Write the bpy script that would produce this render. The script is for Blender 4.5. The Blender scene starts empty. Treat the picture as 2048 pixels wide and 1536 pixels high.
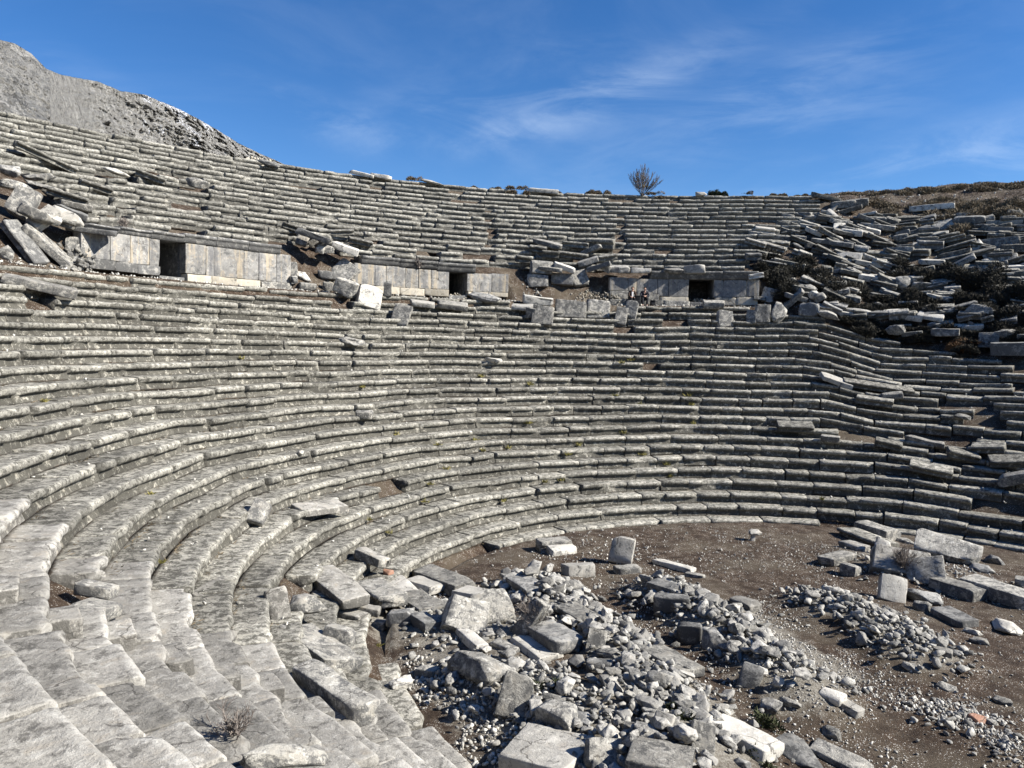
import bpy, bmesh, math, random
import numpy as np
from mathutils import Matrix, Vector
PI = math.pi
rng = np.random.default_rng(7)
random.seed(7)
SC = bpy.context.scene
COL = SC.collection

# ------------------------------------------------------------------ camera model (photo is 2048 x 1536)
F_PX, PITCH, ROLL, EYE = 1590.3, 0.0509, 0.0204, 7.205
CX, CY = 9.906, 20.477            # centre of the cavea
R0, DR, DH = 12.68, 0.69, 0.42    # first seat edge, tread depth, seat height
cp, sp = math.cos(PITCH), math.sin(PITCH)
cr, sr = math.cos(ROLL), math.sin(ROLL)
RIGHT = np.array([cr, sr*sp, sr*cp]); UPV = np.array([-sr, cr*sp, cr*cp]); FWD = np.array([0, cp, -sp])
ORIG = np.array([0, 0, EYE])

def ray(x, y):
    d = FWD + RIGHT*(x-1024)/F_PX - UPV*(y-768)/F_PX
    return d/np.linalg.norm(d)

def proj(P):
    q = np.atleast_2d(P) - ORIG
    w = q @ FWD
    w = np.where(np.abs(w) < 1e-6, 1e-6, w)
    return 1024 + F_PX*(q @ RIGHT)/w, 768 - F_PX*(q @ UPV)/w, w

def hit_cyl(x, y, r):
    d = ray(x, y); ox, oy = -CX, -CY
    a = d[0]**2+d[1]**2; b = ox*d[0]+oy*d[1]; c = ox*ox+oy*oy-r*r
    t = (-b+math.sqrt(max(b*b-a*c, 0)))/a
    p = ORIG + d*t
    return math.atan2(p[1]-CY, p[0]-CX) % (2*PI), p[2], t

def pol(r, th, z=0.0):
    return np.array([CX+r*math.cos(th), CY+r*math.sin(th), z])

# ------------------------------------------------------------------ noise
def _h(i, j, k, s):
    n = (i*374761393 + j*668265263 + k*2147483647 + s*974634777) & 0xffffffff
    n = ((n ^ (n >> 13))*1274126177) & 0xffffffff
    n = ((n ^ (n >> 15))*2246822519) & 0xffffffff
    return ((n ^ (n >> 16)) & 0xffff)/65535.0

def vnoise(p, seed=0):
    p = np.asarray(p, float); f = np.floor(p); i = f.astype(np.int64); u = p-f; u = u*u*(3-2*u)
    out = 0
    for a in (0, 1):
        for b in (0, 1):
            for c in (0, 1):
                w = (u[:, 0] if a else 1-u[:, 0])*(u[:, 1] if b else 1-u[:, 1])*(u[:, 2] if c else 1-u[:, 2])
                out = out + w*_h(i[:, 0]+a, i[:, 1]+b, i[:, 2]+c, seed)
    return out*2-1

def fbm(p, seed=0, octv=3, gain=0.5):
    p = np.asarray(p, float); s = 0; a = 1.0; t = 0
    for o in range(octv):
        s = s + a*vnoise(p*(2.03**o)+o*17.3, seed+o); t += a; a *= gain
    return s/t

def n1(x, seed):                      # 1-d noise, scalar
    return float(vnoise(np.array([[x, seed*0.37, 0.5]]), seed)[0])

def smooth(a, b, x):
    t = np.clip((x-a)/(b-a), 0, 1); return t*t*(3-2*t)

# ------------------------------------------------------------------ the surveyed surface
def tab(points, r, back=0.0):         # photo points on a cylinder -> (theta, z) table
    q = sorted((hit_cyl(x, y, r)[0], hit_cyl(x, y, r)[1]) for x, y in points)
    return np.array([a for a, _ in q]), np.array([b for _, b in q])

RW = 29.95                            # face of the gallery wall
RU, DU, NU = 30.35, 0.84, 17          # upper tier: first edge, tread, rows
TOPX = [(-160, 185), (0, 222), (100, 241), (200, 262), (400, 300), (540, 324), (700, 347), (860, 366), (1000, 378), (1150, 386), (1300, 390), (1500, 390), (1640, 392), (1800, 394), (2048, 392), (2200, 390)]
CORX = [(-160, 408), (0, 428), (165, 448), (250, 456), (320, 464), (450, 478), (580, 494), (710, 510), (900, 527), (1020, 534), (1260, 541), (1400, 543), (1500, 542), (1700, 545), (2048, 552), (2200, 552)]
TOPT = tab(TOPX, RU+DU*(NU-1)); CORT = tab(CORX, RU-0.1)

def z_cor(th): return np.interp(th, *CORT)
def z_top(th): return np.interp(th, *TOPT)
TH_A = hit_cyl(1625, 720, R0+16*DR)[0]; TH_B = hit_cyl(1800, 760, R0+16*DR)[0]

def warp(r, th):                      # the right wing has sunk
    n = (r-R0)/DR
    a = np.interp(n, [0, 4, 7, 10, 13, 16, 20, 24], [0, 0, .22, .44, .5, .95, 1.15, 1.2])
    P = np.stack(np.broadcast_arrays(np.asarray(th, float)*5.5, n*.16, 0.0*n), -1).reshape(-1, 3)
    und = (fbm(P, 61, 2)*.30).reshape(np.shape(n*th)) if np.ndim(n*th) else float(fbm(P, 61, 2)[0])*.30
    P2 = P*np.array([1.4, 1, 1]); und2 = (fbm(P2, 62, 2)*.09).reshape(np.shape(n*th)) if np.ndim(n*th) else float(fbm(P2, 62, 2)[0])*.09
    return -a*smooth(TH_A, TH_B, th) + und*smooth(TH_A+.05, TH_A-.12, th)*np.clip(n/8, 0, 1) + und2*np.clip(n/6, 0, 1)

TH_COL = hit_cyl(1530, 520, 33)[0]    # right of this the upper tier has collapsed
def z_row(n, th): return n*DH + warp(R0+(n+.5)*DR, th)
def z_up(i, th):
    f = i/(NU-1.0); return z_cor(th)*(1-f)+z_top(th)*f

WALLS = []                            # theta ranges where the gallery wall stands
FILL = []                             # where the lowest rows are lost under soil
MOUNDS = []                           # (points, height, width)
def on_plane(x, y, z):
    d = ray(x, y); t = (z-EYE)/d[2]; return (ORIG+d*t)[:2]
def mound(pts, z, h, w): MOUNDS.append((np.array([on_plane(x, y, z) for x, y in pts]), h, w))
mound([(1060, 1150), (1160, 1220), (1260, 1300), (1360, 1400), (1400, 1480)], .5, .75, 1.25)
mound([(1320, 1160), (1400, 1210), (1500, 1280), (1600, 1350)], .5, .8, 1.1)
mound([(1640, 1180), (1740, 1220), (1840, 1280)], .4, .55, 1.1)
mound([(1000, 1330), (1130, 1400), (1220, 1480), (1300, 1540)], .4, .6, 1.2)
mound([(690, 1190), (830, 1220), (980, 1250)], .4, .55, 1.5)
mound([(1700, 1090), (1800, 1130), (1900, 1130)], .3, .35, 1.2)
mound([(1900, 1420), (2000, 1470)], .2, .22, 1.0)

def seg_dist(P, pts):
    best = np.full(len(P), 1e9)
    for a, b in zip(pts[:-1], pts[1:]):
        ab = b-a; t = np.clip(((P-a) @ ab)/(ab @ ab), 0, 1)
        best = np.minimum(best, np.linalg.norm(P-(a+t[:, None]*ab), axis=1))
    return best

def orch_z(x, y):
    P = np.stack([x, y], 1); z = np.full(len(P), -0.10)
    for pts, h, w in MOUNDS:
        z = z + .75*h*np.exp(-(seg_dist(P, pts)/w)**2)
    P3 = np.stack([x, y, 0*x], 1)
    z = z + 0.07*fbm(P3*.7, 3, 3) + 0.03*fbm(P3*3.1, 5, 2)
    r = np.hypot(x-CX, y-CY)
    return z - 0.05*smooth(R0-1.2, R0, r)

# hill on the right: extra height beyond the collapsed part
HILLX = [(1560, 390), (1640, 389), (1700, 387), (1800, 384), (1880, 375), (1960, 371), (2048, 366), (2200, 350), (2500, 330)]
HT = tab(HILLX, 54.0)

def ground(x, y):                     # soil under and around everything
    x = np.asarray(x, float); y = np.asarray(y, float)
    dx, dy = x-CX, y-CY; r = np.hypot(dx, dy); th = np.arctan2(dy, dx) % (2*PI)
    z = orch_z(x, y)
    low = (r-R0)/DR*DH - DH*1.32 + warp(r, th)
    for a, b in FILL: low = np.where((th > a) & (th < b) & (r < R0+1.5*DR), low+.26, low)
    z = np.where(r > R0+.25, low, z)
    zb = 23*DH + warp(R0+23*DR, th) + .05
    z = np.where(r > R0+23*DR+.2, zb, z)
    P3 = np.stack([x, y, 0*x], 1)
    rough = fbm(P3*.55, 11, 4)
    # behind the gallery wall: a step where the wall stands, a slope where it fell
    f = np.clip((r-RU)/(DU*(NU-1)), 0, 1)
    up = z_cor(th)*(1-f)+z_top(th)*f - .55
    col = smooth(TH_COL+.02, TH_COL-.05, th) * smooth(.35, .55, th)
    slope = np.maximum(zb, zb + (r-(R0+22*DR))/(RU+DU*(NU-1)-(R0+22*DR))*(z_top(th)-zb)) + .45*rough - .25
    inw = np.zeros(len(np.atleast_1d(r)), bool) if np.ndim(r) else False
    for a, b in WALLS: inw = inw | ((th > a) & (th < b))
    w = np.where(inw, smooth(RW+.55, RW+.75, r), smooth(RW-.7, RW+1.5, r+.25*rough))
    z = np.where(r > R0+23*DR+.2, (zb*(1-w)+up*w)*(1-col)+slope*col, z)
    # beyond the crest
    rt = RU+DU*NU
    hz = np.interp(th, *HT)
    hl = smooth(TH_COL+.04, TH_COL-.18, th)*smooth(.2, .4, th)
    plat = z_top(th)-.35 + .25*rough
    k = smooth(rt-1.0, 54, r)
    beyond = plat*(1-hl*k) + (hz+.25*rough)*hl*k
    w2 = smooth(rt-1.2, rt-.4, r)
    z = z*(1-w2)+beyond*w2
    # the open stage side stays low
    op = np.minimum(smooth(.2, .45, th), smooth(4.95, 4.7, th))
    z = np.where(r > R0, z*op + (-.12)*(1-op), z)
    far = smooth(70, 600, r)
    return z*(1-far)+(z*.6)*far

def surface(x, y):                    # what a thing dropped here would rest on (seats included)
    x = np.asarray(x, float); y = np.asarray(y, float)
    dx, dy = x-CX, y-CY; r = np.hypot(dx, dy); th = np.arctan2(dy, dx) % (2*PI)
    z = ground(x, y)
    n = np.floor((r-R0)/DR)
    z = np.where((n >= 0) & (n <= 23), np.maximum(z, n*DH+warp(R0+(n+.5)*DR, th)), z)
    for a, b in WALLS: z = np.where((th > a) & (th < b) & (r > RW-.05) & (r < RU+.2), np.maximum(z, z_cor(th)-.1), z)
    i = np.clip(np.floor((r-RU)/DU), 0, NU-1)
    f = i/(NU-1.0)
    zu = z_cor(th)*(1-f)+z_top(th)*f
    z = np.where((r > RU) & (r < RU+DU*NU) & (th > TH_COL), np.maximum(z, zu), z)
    return z

def hit(x, y, zoff=0.0):              # where the pixel's ray meets that surface
    d = ray(x, y)
    t = np.arange(2.0, 140, .06)
    P = ORIG + t[:, None]*d
    below = P[:, 2] < surface(P[:, 0], P[:, 1])+zoff
    k = int(np.argmax(below)) if below.any() else len(t)-1
    return P[k], t[k]

# ------------------------------------------------------------------ meshes and objects
def mesh_np(name, V, faces, attr=None, smooth_=False):
    """V (n,3); faces: list of (m,k) int arrays"""
    me = bpy.data.meshes.new(name)
    V = np.ascontiguousarray(V, np.float32)
    me.vertices.add(len(V)); me.vertices.foreach_set('co', V.ravel())
    loops = np.concatenate([f.ravel() for f in faces]).astype(np.int32)
    tot = np.concatenate([np.full(len(f), f.shape[1]) for f in faces]).astype(np.int32)
    start = np.concatenate([[0], np.cumsum(tot)[:-1]]).astype(np.int32)
    me.loops.add(len(loops)); me.loops.foreach_set('vertex_index', loops)
    me.polygons.add(len(tot)); me.polygons.foreach_set('loop_start', start)
    me.polygons.foreach_set('loop_total', tot)
    if smooth_: me.polygons.foreach_set('use_smooth', np.ones(len(tot), bool))
    for k, v in (attr or {}).items():
        a = me.attributes.new(k, 'FLOAT', 'POINT'); a.data.foreach_set('value', np.ascontiguousarray(v, np.float32))
    me.update(calc_edges=True)
    return me

def link(name, me, mat, parent=None, loc=None, rot=None):
    o = bpy.data.objects.new(name, me); COL.objects.link(o)
    if mat is not None and not me.materials: me.materials.append(mat)
    if parent is not None: o.parent = parent
    if loc is not None: o.location = loc
    if rot is not None: o.matrix_world = Matrix.LocRotScale(Vector(loc), Matrix(rot.tolist()).to_quaternion(), None)
    return o

def tag(o, label=None, cat=None, group=None, kind=None):
    if label: o['label'] = label
    if cat: o['category'] = cat
    if group: o['group'] = group
    if kind: o['kind'] = kind
    return o

def empty(name, loc=(0, 0, 0)):
    o = bpy.data.objects.new(name, None); COL.objects.link(o); o.location = loc
    o.empty_display_size = .1
    return o

# ------------------------------------------------------------------ materials
def mat(name):
    m = bpy.data.materials.new(name); m.use_nodes = True
    nt = m.node_tree
    for n in list(nt.nodes): nt.nodes.remove(n)
    out = nt.nodes.new('ShaderNodeOutputMaterial'); b = nt.nodes.new('ShaderNodeBsdfPrincipled')
    nt.links.new(b.outputs[0], out.inputs[0]); b.inputs['Roughness'].default_value = .92
    b.inputs['Specular IOR Level'].default_value = .25
    return m, nt, b

class NB:                              # tiny node helper
    def __init__(s, nt): s.nt = nt
    def n(s, t, **k):
        o = s.nt.nodes.new(t)
        for a, v in k.items(): setattr(o, a, v)
        return o
    def l(s, a, b): s.nt.links.new(a, b)
    def val(s, sock, v):
        if hasattr(v, 'is_output') or isinstance(v, bpy.types.NodeSocket): s.l(v, sock)
        else: sock.default_value = v
    def noise(s, vec, scale, detail=4, rough=.55, dist=0.0):
        o = s.n('ShaderNodeTexNoise'); s.l(vec, o.inputs['Vector'])
        o.inputs['Scale'].default_value = scale; o.inputs['Detail'].default_value = detail
        o.inputs['Roughness'].default_value = rough; o.inputs['Distortion'].default_value = dist
        return o.outputs['Fac']
    def ramp(s, v, a, b):              # smooth step
        o = s.n('ShaderNodeMapRange', interpolation_type='SMOOTHSTEP'); s.val(o.inputs['Value'], v)
        o.inputs['From Min'].default_value = a; o.inputs['From Max'].default_value = b
        return o.outputs['Result']
    def math(s, op, a, b=0.0):
        o = s.n('ShaderNodeMath', operation=op); s.val(o.inputs[0], a); s.val(o.inputs[1], b); return o.outputs[0]
    def mix(s, f, a, b, blend='MIX'):
        o = s.n('ShaderNodeMix', data_type='RGBA', blend_type=blend)
        s.val(o.inputs[0], f)
        for sock, v in ((o.inputs[6], a), (o.inputs[7], b)):
            if isinstance(v, tuple): sock.default_value = (*v, 1)
            else: s.l(v, sock)
        return o.outputs[2]
    def bump(s, hgt, strength, dist):
        o = s.n('ShaderNodeBump'); o.inputs['Strength'].default_value = strength; o.inputs['Distance'].default_value = dist
        s.l(hgt, o.inputs['Height']); return o

def stone_mat(name, base=(.37, .365, .345), dark=(.10, .10, .098), pale=(.55, .535, .49), dark_amt=.5, pale_amt=.5,
              warm=(.42, .36, .27), warm_amt=.25, scale=1.0, riser=.5, soil=False, tone=(.60, 1.10), bump=.6, streak=0.0, edge=0.0):
    m, nt, b = mat(name); N = NB(nt)
    tc = N.n('ShaderNodeTexCoord'); oi = N.n('ShaderNodeObjectInfo')
    mul = N.n('ShaderNodeVectorMath', operation='SCALE'); mul.inputs[0].default_value = (37.1, 61.7, 23.3)
    N.l(oi.outputs['Random'], mul.inputs['Scale'])
    add = N.n('ShaderNodeVectorMath', operation='ADD'); N.l(tc.outputs['Object'], add.inputs[0]); N.l(mul.outputs[0], add.inputs[1])
    v = add.outputs[0]
    big = N.noise(v, 1.1*scale, 5, .6, .4); mid = N.noise(v, 5.5*scale, 7, .68, .3)
    mid2 = N.noise(v, 3.3*scale, 6, .65, .6); fine = N.noise(v, 34*scale, 4, .7); spk = N.noise(v, 16*scale, 5, .75)
    geo = N.n('ShaderNodeNewGeometry'); sep = N.n('ShaderNodeSeparateXYZ'); N.l(geo.outputs['True Normal'], sep.inputs[0])
    steep = N.ramp(sep.outputs['Z'], .85, .25)
    c = N.mix(N.ramp(big, .36, .66), base, tuple(x*.72 for x in base))
    c = N.mix(N.math('MULTIPLY', N.ramp(mid2, .52, .72), warm_amt), c, warm)
    # pale crustose patches
    c = N.mix(N.math('MULTIPLY', N.ramp(mid, .50, .64), pale_amt), c, pale)
    # dark growth, heavier on upright faces
    dk = N.math('ADD', N.math('MULTIPLY', steep, riser), dark_amt)
    thr = N.math('SUBTRACT', mid2, N.math('MULTIPLY', dk, .22))
    dm = N.ramp(N.math('ADD', N.math('MULTIPLY', thr, .65), N.math('MULTIPLY', spk, .35)), .475, .37)
    c = N.mix(N.math('MULTIPLY', dm, .88), c, dark)
    # small bright spots
    sp_ = N.ramp(N.math('ADD', N.math('MULTIPLY', fine, .6), N.math('MULTIPLY', spk, .4)), .57, .67)
    c = N.mix(N.math('MULTIPLY', sp_, .7), c, pale)
    eg = N.n('ShaderNodeAttribute', attribute_name='edge')
    c = N.mix(N.math('MULTIPLY', N.math('MULTIPLY', eg.outputs['Fac'], N.ramp(mid, .40, .54)), edge), c, pale)
    # hairline cracks
    cw = N.n('ShaderNodeVectorMath', operation='MULTIPLY_ADD'); cn = N.n('ShaderNodeTexNoise'); N.l(v, cn.inputs['Vector']); cn.inputs['Scale'].default_value = 2.2; cn.inputs['Detail'].default_value = 5
    N.l(cn.outputs['Color'], cw.inputs[0]); cw.inputs[1].default_value = (.55, .55, .55); N.l(v, cw.inputs[2])
    vo = N.n('ShaderNodeTexVoronoi', feature='DISTANCE_TO_EDGE'); N.l(cw.outputs[0], vo.inputs['Vector']); vo.inputs['Scale'].default_value = .95*scale
    ck = N.math('MULTIPLY', N.ramp(vo.outputs['Distance'], .014, .004), N.ramp(big, .46, .56))
    c = N.mix(N.math('MULTIPLY', ck, .75), c, (.05, .045, .04))
    if streak:
        mp = N.n('ShaderNodeMapping'); N.l(v, mp.inputs[0]); mp.inputs['Scale'].default_value = (1.6, 1.6, .12)
        st = N.noise(mp.outputs[0], 2.2, 5, .6)
        c = N.mix(N.math('MULTIPLY', N.ramp(st, .50, .66), streak), c, (.13, .13, .135))
        c = N.mix(N.math('MULTIPLY', N.ramp(st, .47, .34), streak), c, (.47, .39, .27))
    if soil:
        at = N.n('ShaderNodeAttribute', attribute_name='soil')
        sn = N.noise(v, 7, 6, .7)
        s_ = N.ramp(N.math('ADD', N.math('MULTIPLY', at.outputs['Fac'], .72), N.math('SUBTRACT', N.math('ADD', N.math('MULTIPLY', sn, .6), N.math('MULTIPLY', mid2, .6)), .6)), .50, .72)
        c = N.mix(s_, c, (.085, .065, .048))
    mr = N.n('ShaderNodeMapRange'); N.l(oi.outputs['Random'], mr.inputs['Value'])
    mr.inputs['To Min'].default_value, mr.inputs['To Max'].default_value = tone
    c = N.mix(1.0, c, mr.outputs['Result'], 'MULTIPLY')
    N.l(c, b.inputs['Base Color'])
    hh = N.math('ADD', N.math('MULTIPLY', spk, .6), N.math('MULTIPLY', fine, .25))
    hh = N.math('ADD', hh, N.math('MULTIPLY', mid, .8))
    bp = N.bump(hh, bump, .05); N.l(bp.outputs[0], b.inputs['Normal'])
    return m

M = {}
M['seat'] = stone_mat('seat_limestone', base=(.35, .337, .292), soil=True, dark_amt=.5, riser=.5, pale_amt=.58, pale=(.57, .555, .49), dark=(.055, .052, .043), scale=1.6, edge=.32, warm=(.36, .31, .22), bump=.8)
M['seat_up'] = stone_mat('upper_seat_limestone', base=(.34, .328, .287), dark_amt=.58, riser=.42, pale_amt=.6, pale=(.57, .555, .49), soil=True, scale=1.5, edge=.35, bump=.8, dark=(.07, .068, .06))
M['worn'] = stone_mat('worn_tread_limestone', base=(.32, .307, .275), dark_amt=.16, riser=.6, pale_amt=.55, pale=(.52, .505, .46), soil=True, warm_amt=.5, edge=.6, bump=.8, warm=(.33, .285, .22), dark=(.10, .095, .085))
M['block'] = stone_mat('block_limestone', base=(.355, .342, .305), dark_amt=.28, riser=.35, pale_amt=.7, pale=(.60, .58, .52), scale=1.3, bump=.9)
M['pale'] = stone_mat('pale_limestone', base=(.50, .48, .43), dark_amt=-.15, riser=.3, pale=(.64, .62, .56), pale_amt=.5, warm=(.55, .45, .33))
M['dark'] = stone_mat('lichened_limestone', base=(.30, .297, .28), dark_amt=.4, riser=.5, pale_amt=.3)
M['wall'] = stone_mat('wall_limestone', base=(.27, .265, .25), dark_amt=.12, riser=0, pale_amt=.35, streak=.6, tone=(.72, 1.02), warm=(.5, .4, .27), warm_amt=.5)
M['plinth'] = stone_mat('pale_plinth_limestone', base=(.46, .42, .34), dark_amt=-.2, riser=0, pale_amt=.4, warm=(.55, .45, .3), warm_amt=.5)
M['rubble'] = stone_mat('rubble_limestone', base=(.39, .378, .345), dark_amt=.14, riser=.15, pale_amt=.5, scale=2.2, tone=(.5, 1.15))
M['pink'] = stone_mat('reddish_stone', base=(.45, .25, .17), dark_amt=-.3, riser=0, pale_amt=.2)

# ------------------------------------------------------------------ shapes
def grid_axis(h, rad, step):
    a = [-h, -h+rad*.35, -h+rad]
    inner = 2*(h-rad); n = max(1, int(round(inner/step)))
    a += list(np.linspace(-h+rad, h-rad, n+1)[1:])
    a += [h-rad*.35, h]
    return np.array(a)

def rbox(L, W, H, seed, rad=.03, step=.1, chips=3, amp=.012, chip=.18, taper=.05):
    r_ = np.random.default_rng(seed)
    h = np.array([L, W, H])/2; rad = min(rad, h.min()*.6)
    ax = [grid_axis(h[i], rad, step) for i in range(3)]
    P, Q = [], []; off = 0
    for i in range(3):
        j, k = (i+1) % 3, (i+2) % 3
        A, B = np.meshgrid(ax[j], ax[k], indexing='ij'); na, nb = A.shape
        idx = np.arange(na*nb).reshape(na, nb)
        for s in (-1, 1):
            p = np.zeros((na*nb, 3)); p[:, i] = s*h[i]; p[:, j] = A.ravel(); p[:, k] = B.ravel()
            q = np.stack([idx[:-1, :-1], idx[1:, :-1], idx[1:, 1:], idx[:-1, 1:]], -1).reshape(-1, 4)
            if s < 0: q = q[:, ::-1]
            P.append(p); Q.append(q+off); off += na*nb
    P = np.concatenate(P); Q = np.concatenate(Q)
    key = np.round(P*1e4).astype(np.int64)
    _, first, inv = np.unique(key, axis=0, return_index=True, return_inverse=True)
    P = P[first]; Q = inv.reshape(-1)[Q]
    q = np.clip(P, -(h-rad), h-rad); v = P-q; nv = v/np.maximum(np.linalg.norm(v, axis=1, keepdims=True), 1e-9)
    P = q+rad*nv
    P = P*(1+taper*r_.uniform(-1, 1, 3)*(P[:, [1, 2, 0]]/h[[1, 2, 0]]))
    for c in range(chips):
        n = r_.choice([-1, 1], 3)*r_.uniform(.25, 1, 3)
        if r_.random() < .55: n[r_.integers(3)] = r_.uniform(-.15, .15)
        n = n/np.linalg.norm(n)
        d = (np.abs(n)*h).sum() - r_.uniform(.2, 1)*chip*h.min()*2
        e = P @ n - d; m = e > 0
        P[m] -= e[m, None]*n
    nz = fbm(P*4.3+seed*1.7, seed % 97, 3)[:, None]; n2 = fbm(P*1.4+seed*.7, seed % 89, 2)[:, None]
    P = P + nv*(amp*nz + amp*1.6*n2)
    return P, [Q]

_ico = {}
def ico(sub):
    if sub not in _ico:
        bm = bmesh.new(); bmesh.ops.create_icosphere(bm, subdivisions=sub, radius=1)
        V = np.array([v.co[:] for v in bm.verts]); Fc = np.array([[v.index for v in f.verts] for f in bm.faces]); bm.free()
        _ico[sub] = (V/np.linalg.norm(V, axis=1, keepdims=True), Fc)
    return _ico[sub]

_hull = {}
def rock(seed, sub=3, planes=11, sx=(1, 1, 1), amp=.05):
    """an angular broken stone: the hull of scattered points, split finer and roughened when it shows large"""
    r_ = np.random.default_rng(seed)
    p = r_.uniform(-1, 1, (planes+6, 3)); p = p/np.maximum(np.linalg.norm(p, axis=1, keepdims=True), np.abs(p).max(axis=1, keepdims=True)*1.12)*r_.uniform(.85, 1.1, (planes+6, 1))
    bm = bmesh.new()
    for q in p: bm.verts.new(q)
    g = bmesh.ops.convex_hull(bm, input=bm.verts)
    bmesh.ops.delete(bm, geom=[v for v in bm.verts if not v.link_faces], context='VERTS')
    bmesh.ops.triangulate(bm, faces=bm.faces)
    if sub >= 2: bmesh.ops.subdivide_edges(bm, edges=bm.edges, cuts=1 if sub == 2 else 4, use_grid_fill=True)
    bmesh.ops.triangulate(bm, faces=bm.faces); bm.verts.index_update()
    V = np.array([v.co[:] for v in bm.verts]); Fc = np.array([[v.index for v in f.verts] for f in bm.faces])
    nrm = np.array([v.normal[:] for v in bm.verts]); bm.free()
    if sub >= 2: V = V+nrm*(amp*1.1*fbm(V*2.1+seed, seed % 91, 3)+amp*.5*fbm(V*6+seed, seed % 53, 2))[:, None]
    return V*np.array(sx), [Fc]

PROF = np.array([  # u, z, nose, soil
    (.83, .000, 0, 1.0), (.70, -.004, 0, .5), (.56, -.011, 0, .2), (.38, -.015, 0, .05), (.20, -.010, .15, 0),
    (.095, -.002, .45, 0), (.04, -.016, .8, 0), (.008, -.055, 1, 0), (.0, -.11, 1, 0), (.015, -.155, .9, 0),
    (.06, -.19, .6, 0), (.14, -.21, .2, .1), (.165, -.265, 0, .15), (.14, -.34, 0, .2), (.11, -.41, 0, .6), (.11, -.48, 0, 1.0), (.83, -.48, 0, 1)])

def sweep(prof, S, place, seed, chipamp=.05, amp=.014, broken=None, gap=.012):
    """sweeps a seat section along stations S; place(s,u,z)->xyz.  Returns V, faces, soil"""
    L = S[-1]-S[0]
    S = np.concatenate([[S[0], S[0]+min(.025, L*.05)], S[1:-1], [S[-1]-min(.025, L*.05), S[-1]]])
    ns, npf = len(S), len(prof)
    u = np.tile(prof[:, 0], ns); z = np.tile(prof[:, 1], ns); nw = np.tile(prof[:, 2], ns); so = np.tile(prof[:, 3], ns)
    s = np.repeat(S, npf)
    P3 = np.stack([s*1.0, u*1.0, z*1.0], 1)
    a = fbm(P3*3.2+seed*1.31, seed % 83, 3); b = fbm(P3*11+seed*.77, seed % 79, 2)
    c1 = fbm(np.stack([s*1.3+seed*2.1, 0*s+.3, 0*s+.7], 1), seed % 71, 2)
    chip = smooth(.12, .5, c1)*chipamp
    if broken is not None:
        chip = np.maximum(chip, smooth(broken[0]-.12, broken[0], s)*smooth(broken[1]+.12, broken[1], s)*broken[2])
    u = u + nw*(amp*1.3*a + amp*.9*b) + nw*chip + (1-nw)*amp*.5*b*(so < .9)
    z = z + amp*.55*a + amp*.35*b - np.where(z > -.1, nw*chip*.45, 0)
    e = np.zeros(ns); e[0] = e[-1] = 1; e = np.repeat(e, npf)
    u = u + e*nw*.022; z = z - e*(z > -.06)*.012
    V = place(s, u, z)
    i = np.arange(ns-1)[:, None]*npf; j = np.arange(npf)[None, :]; k = (j+1) % npf
    q = np.stack([i+j, i+k, i+npf+k, i+npf+j], -1).reshape(-1, 4)
    caps = np.stack([np.arange(npf)[::-1], np.arange(npf)+(ns-1)*npf])
    so = so+.12*a
    return V, [q, caps], so

def fallen_seat(L, seed, d=.8, scale=1.0):
    pr = PROF.copy(); pr[:, 0] *= d/.83
    S = np.linspace(-L/2, L/2, max(4, int(L/.12)))
    V, Fc, so = sweep(pr, S, lambda s, u, z: np.stack([s, u-d*.45, z+.24], 1), seed, .09, .022)
    return V, Fc

# ------------------------------------------------------------------ seat rows
def visible(P, mx=380, my=330):
    X, Y, w = proj(P)
    return (w > .4) & (X > -mx) & (X < 2048+mx) & (Y > -my) & (Y < 1536+my)

def th_at(x, y, r): return hit_cyl(x, y, r)[0]

ORD = ['', 'first', 'second', 'third', 'fourth', 'fifth', 'sixth', 'seventh', 'eighth', 'ninth', 'tenth', 'eleventh', 'twelfth', 'thirteenth',
       'fourteenth', 'fifteenth', 'sixteenth', 'seventeenth', 'eighteenth', 'nineteenth', 'twentieth', 'twenty-first', 'twenty-second', 'twenty-third', 'twenty-fourth']

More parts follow.
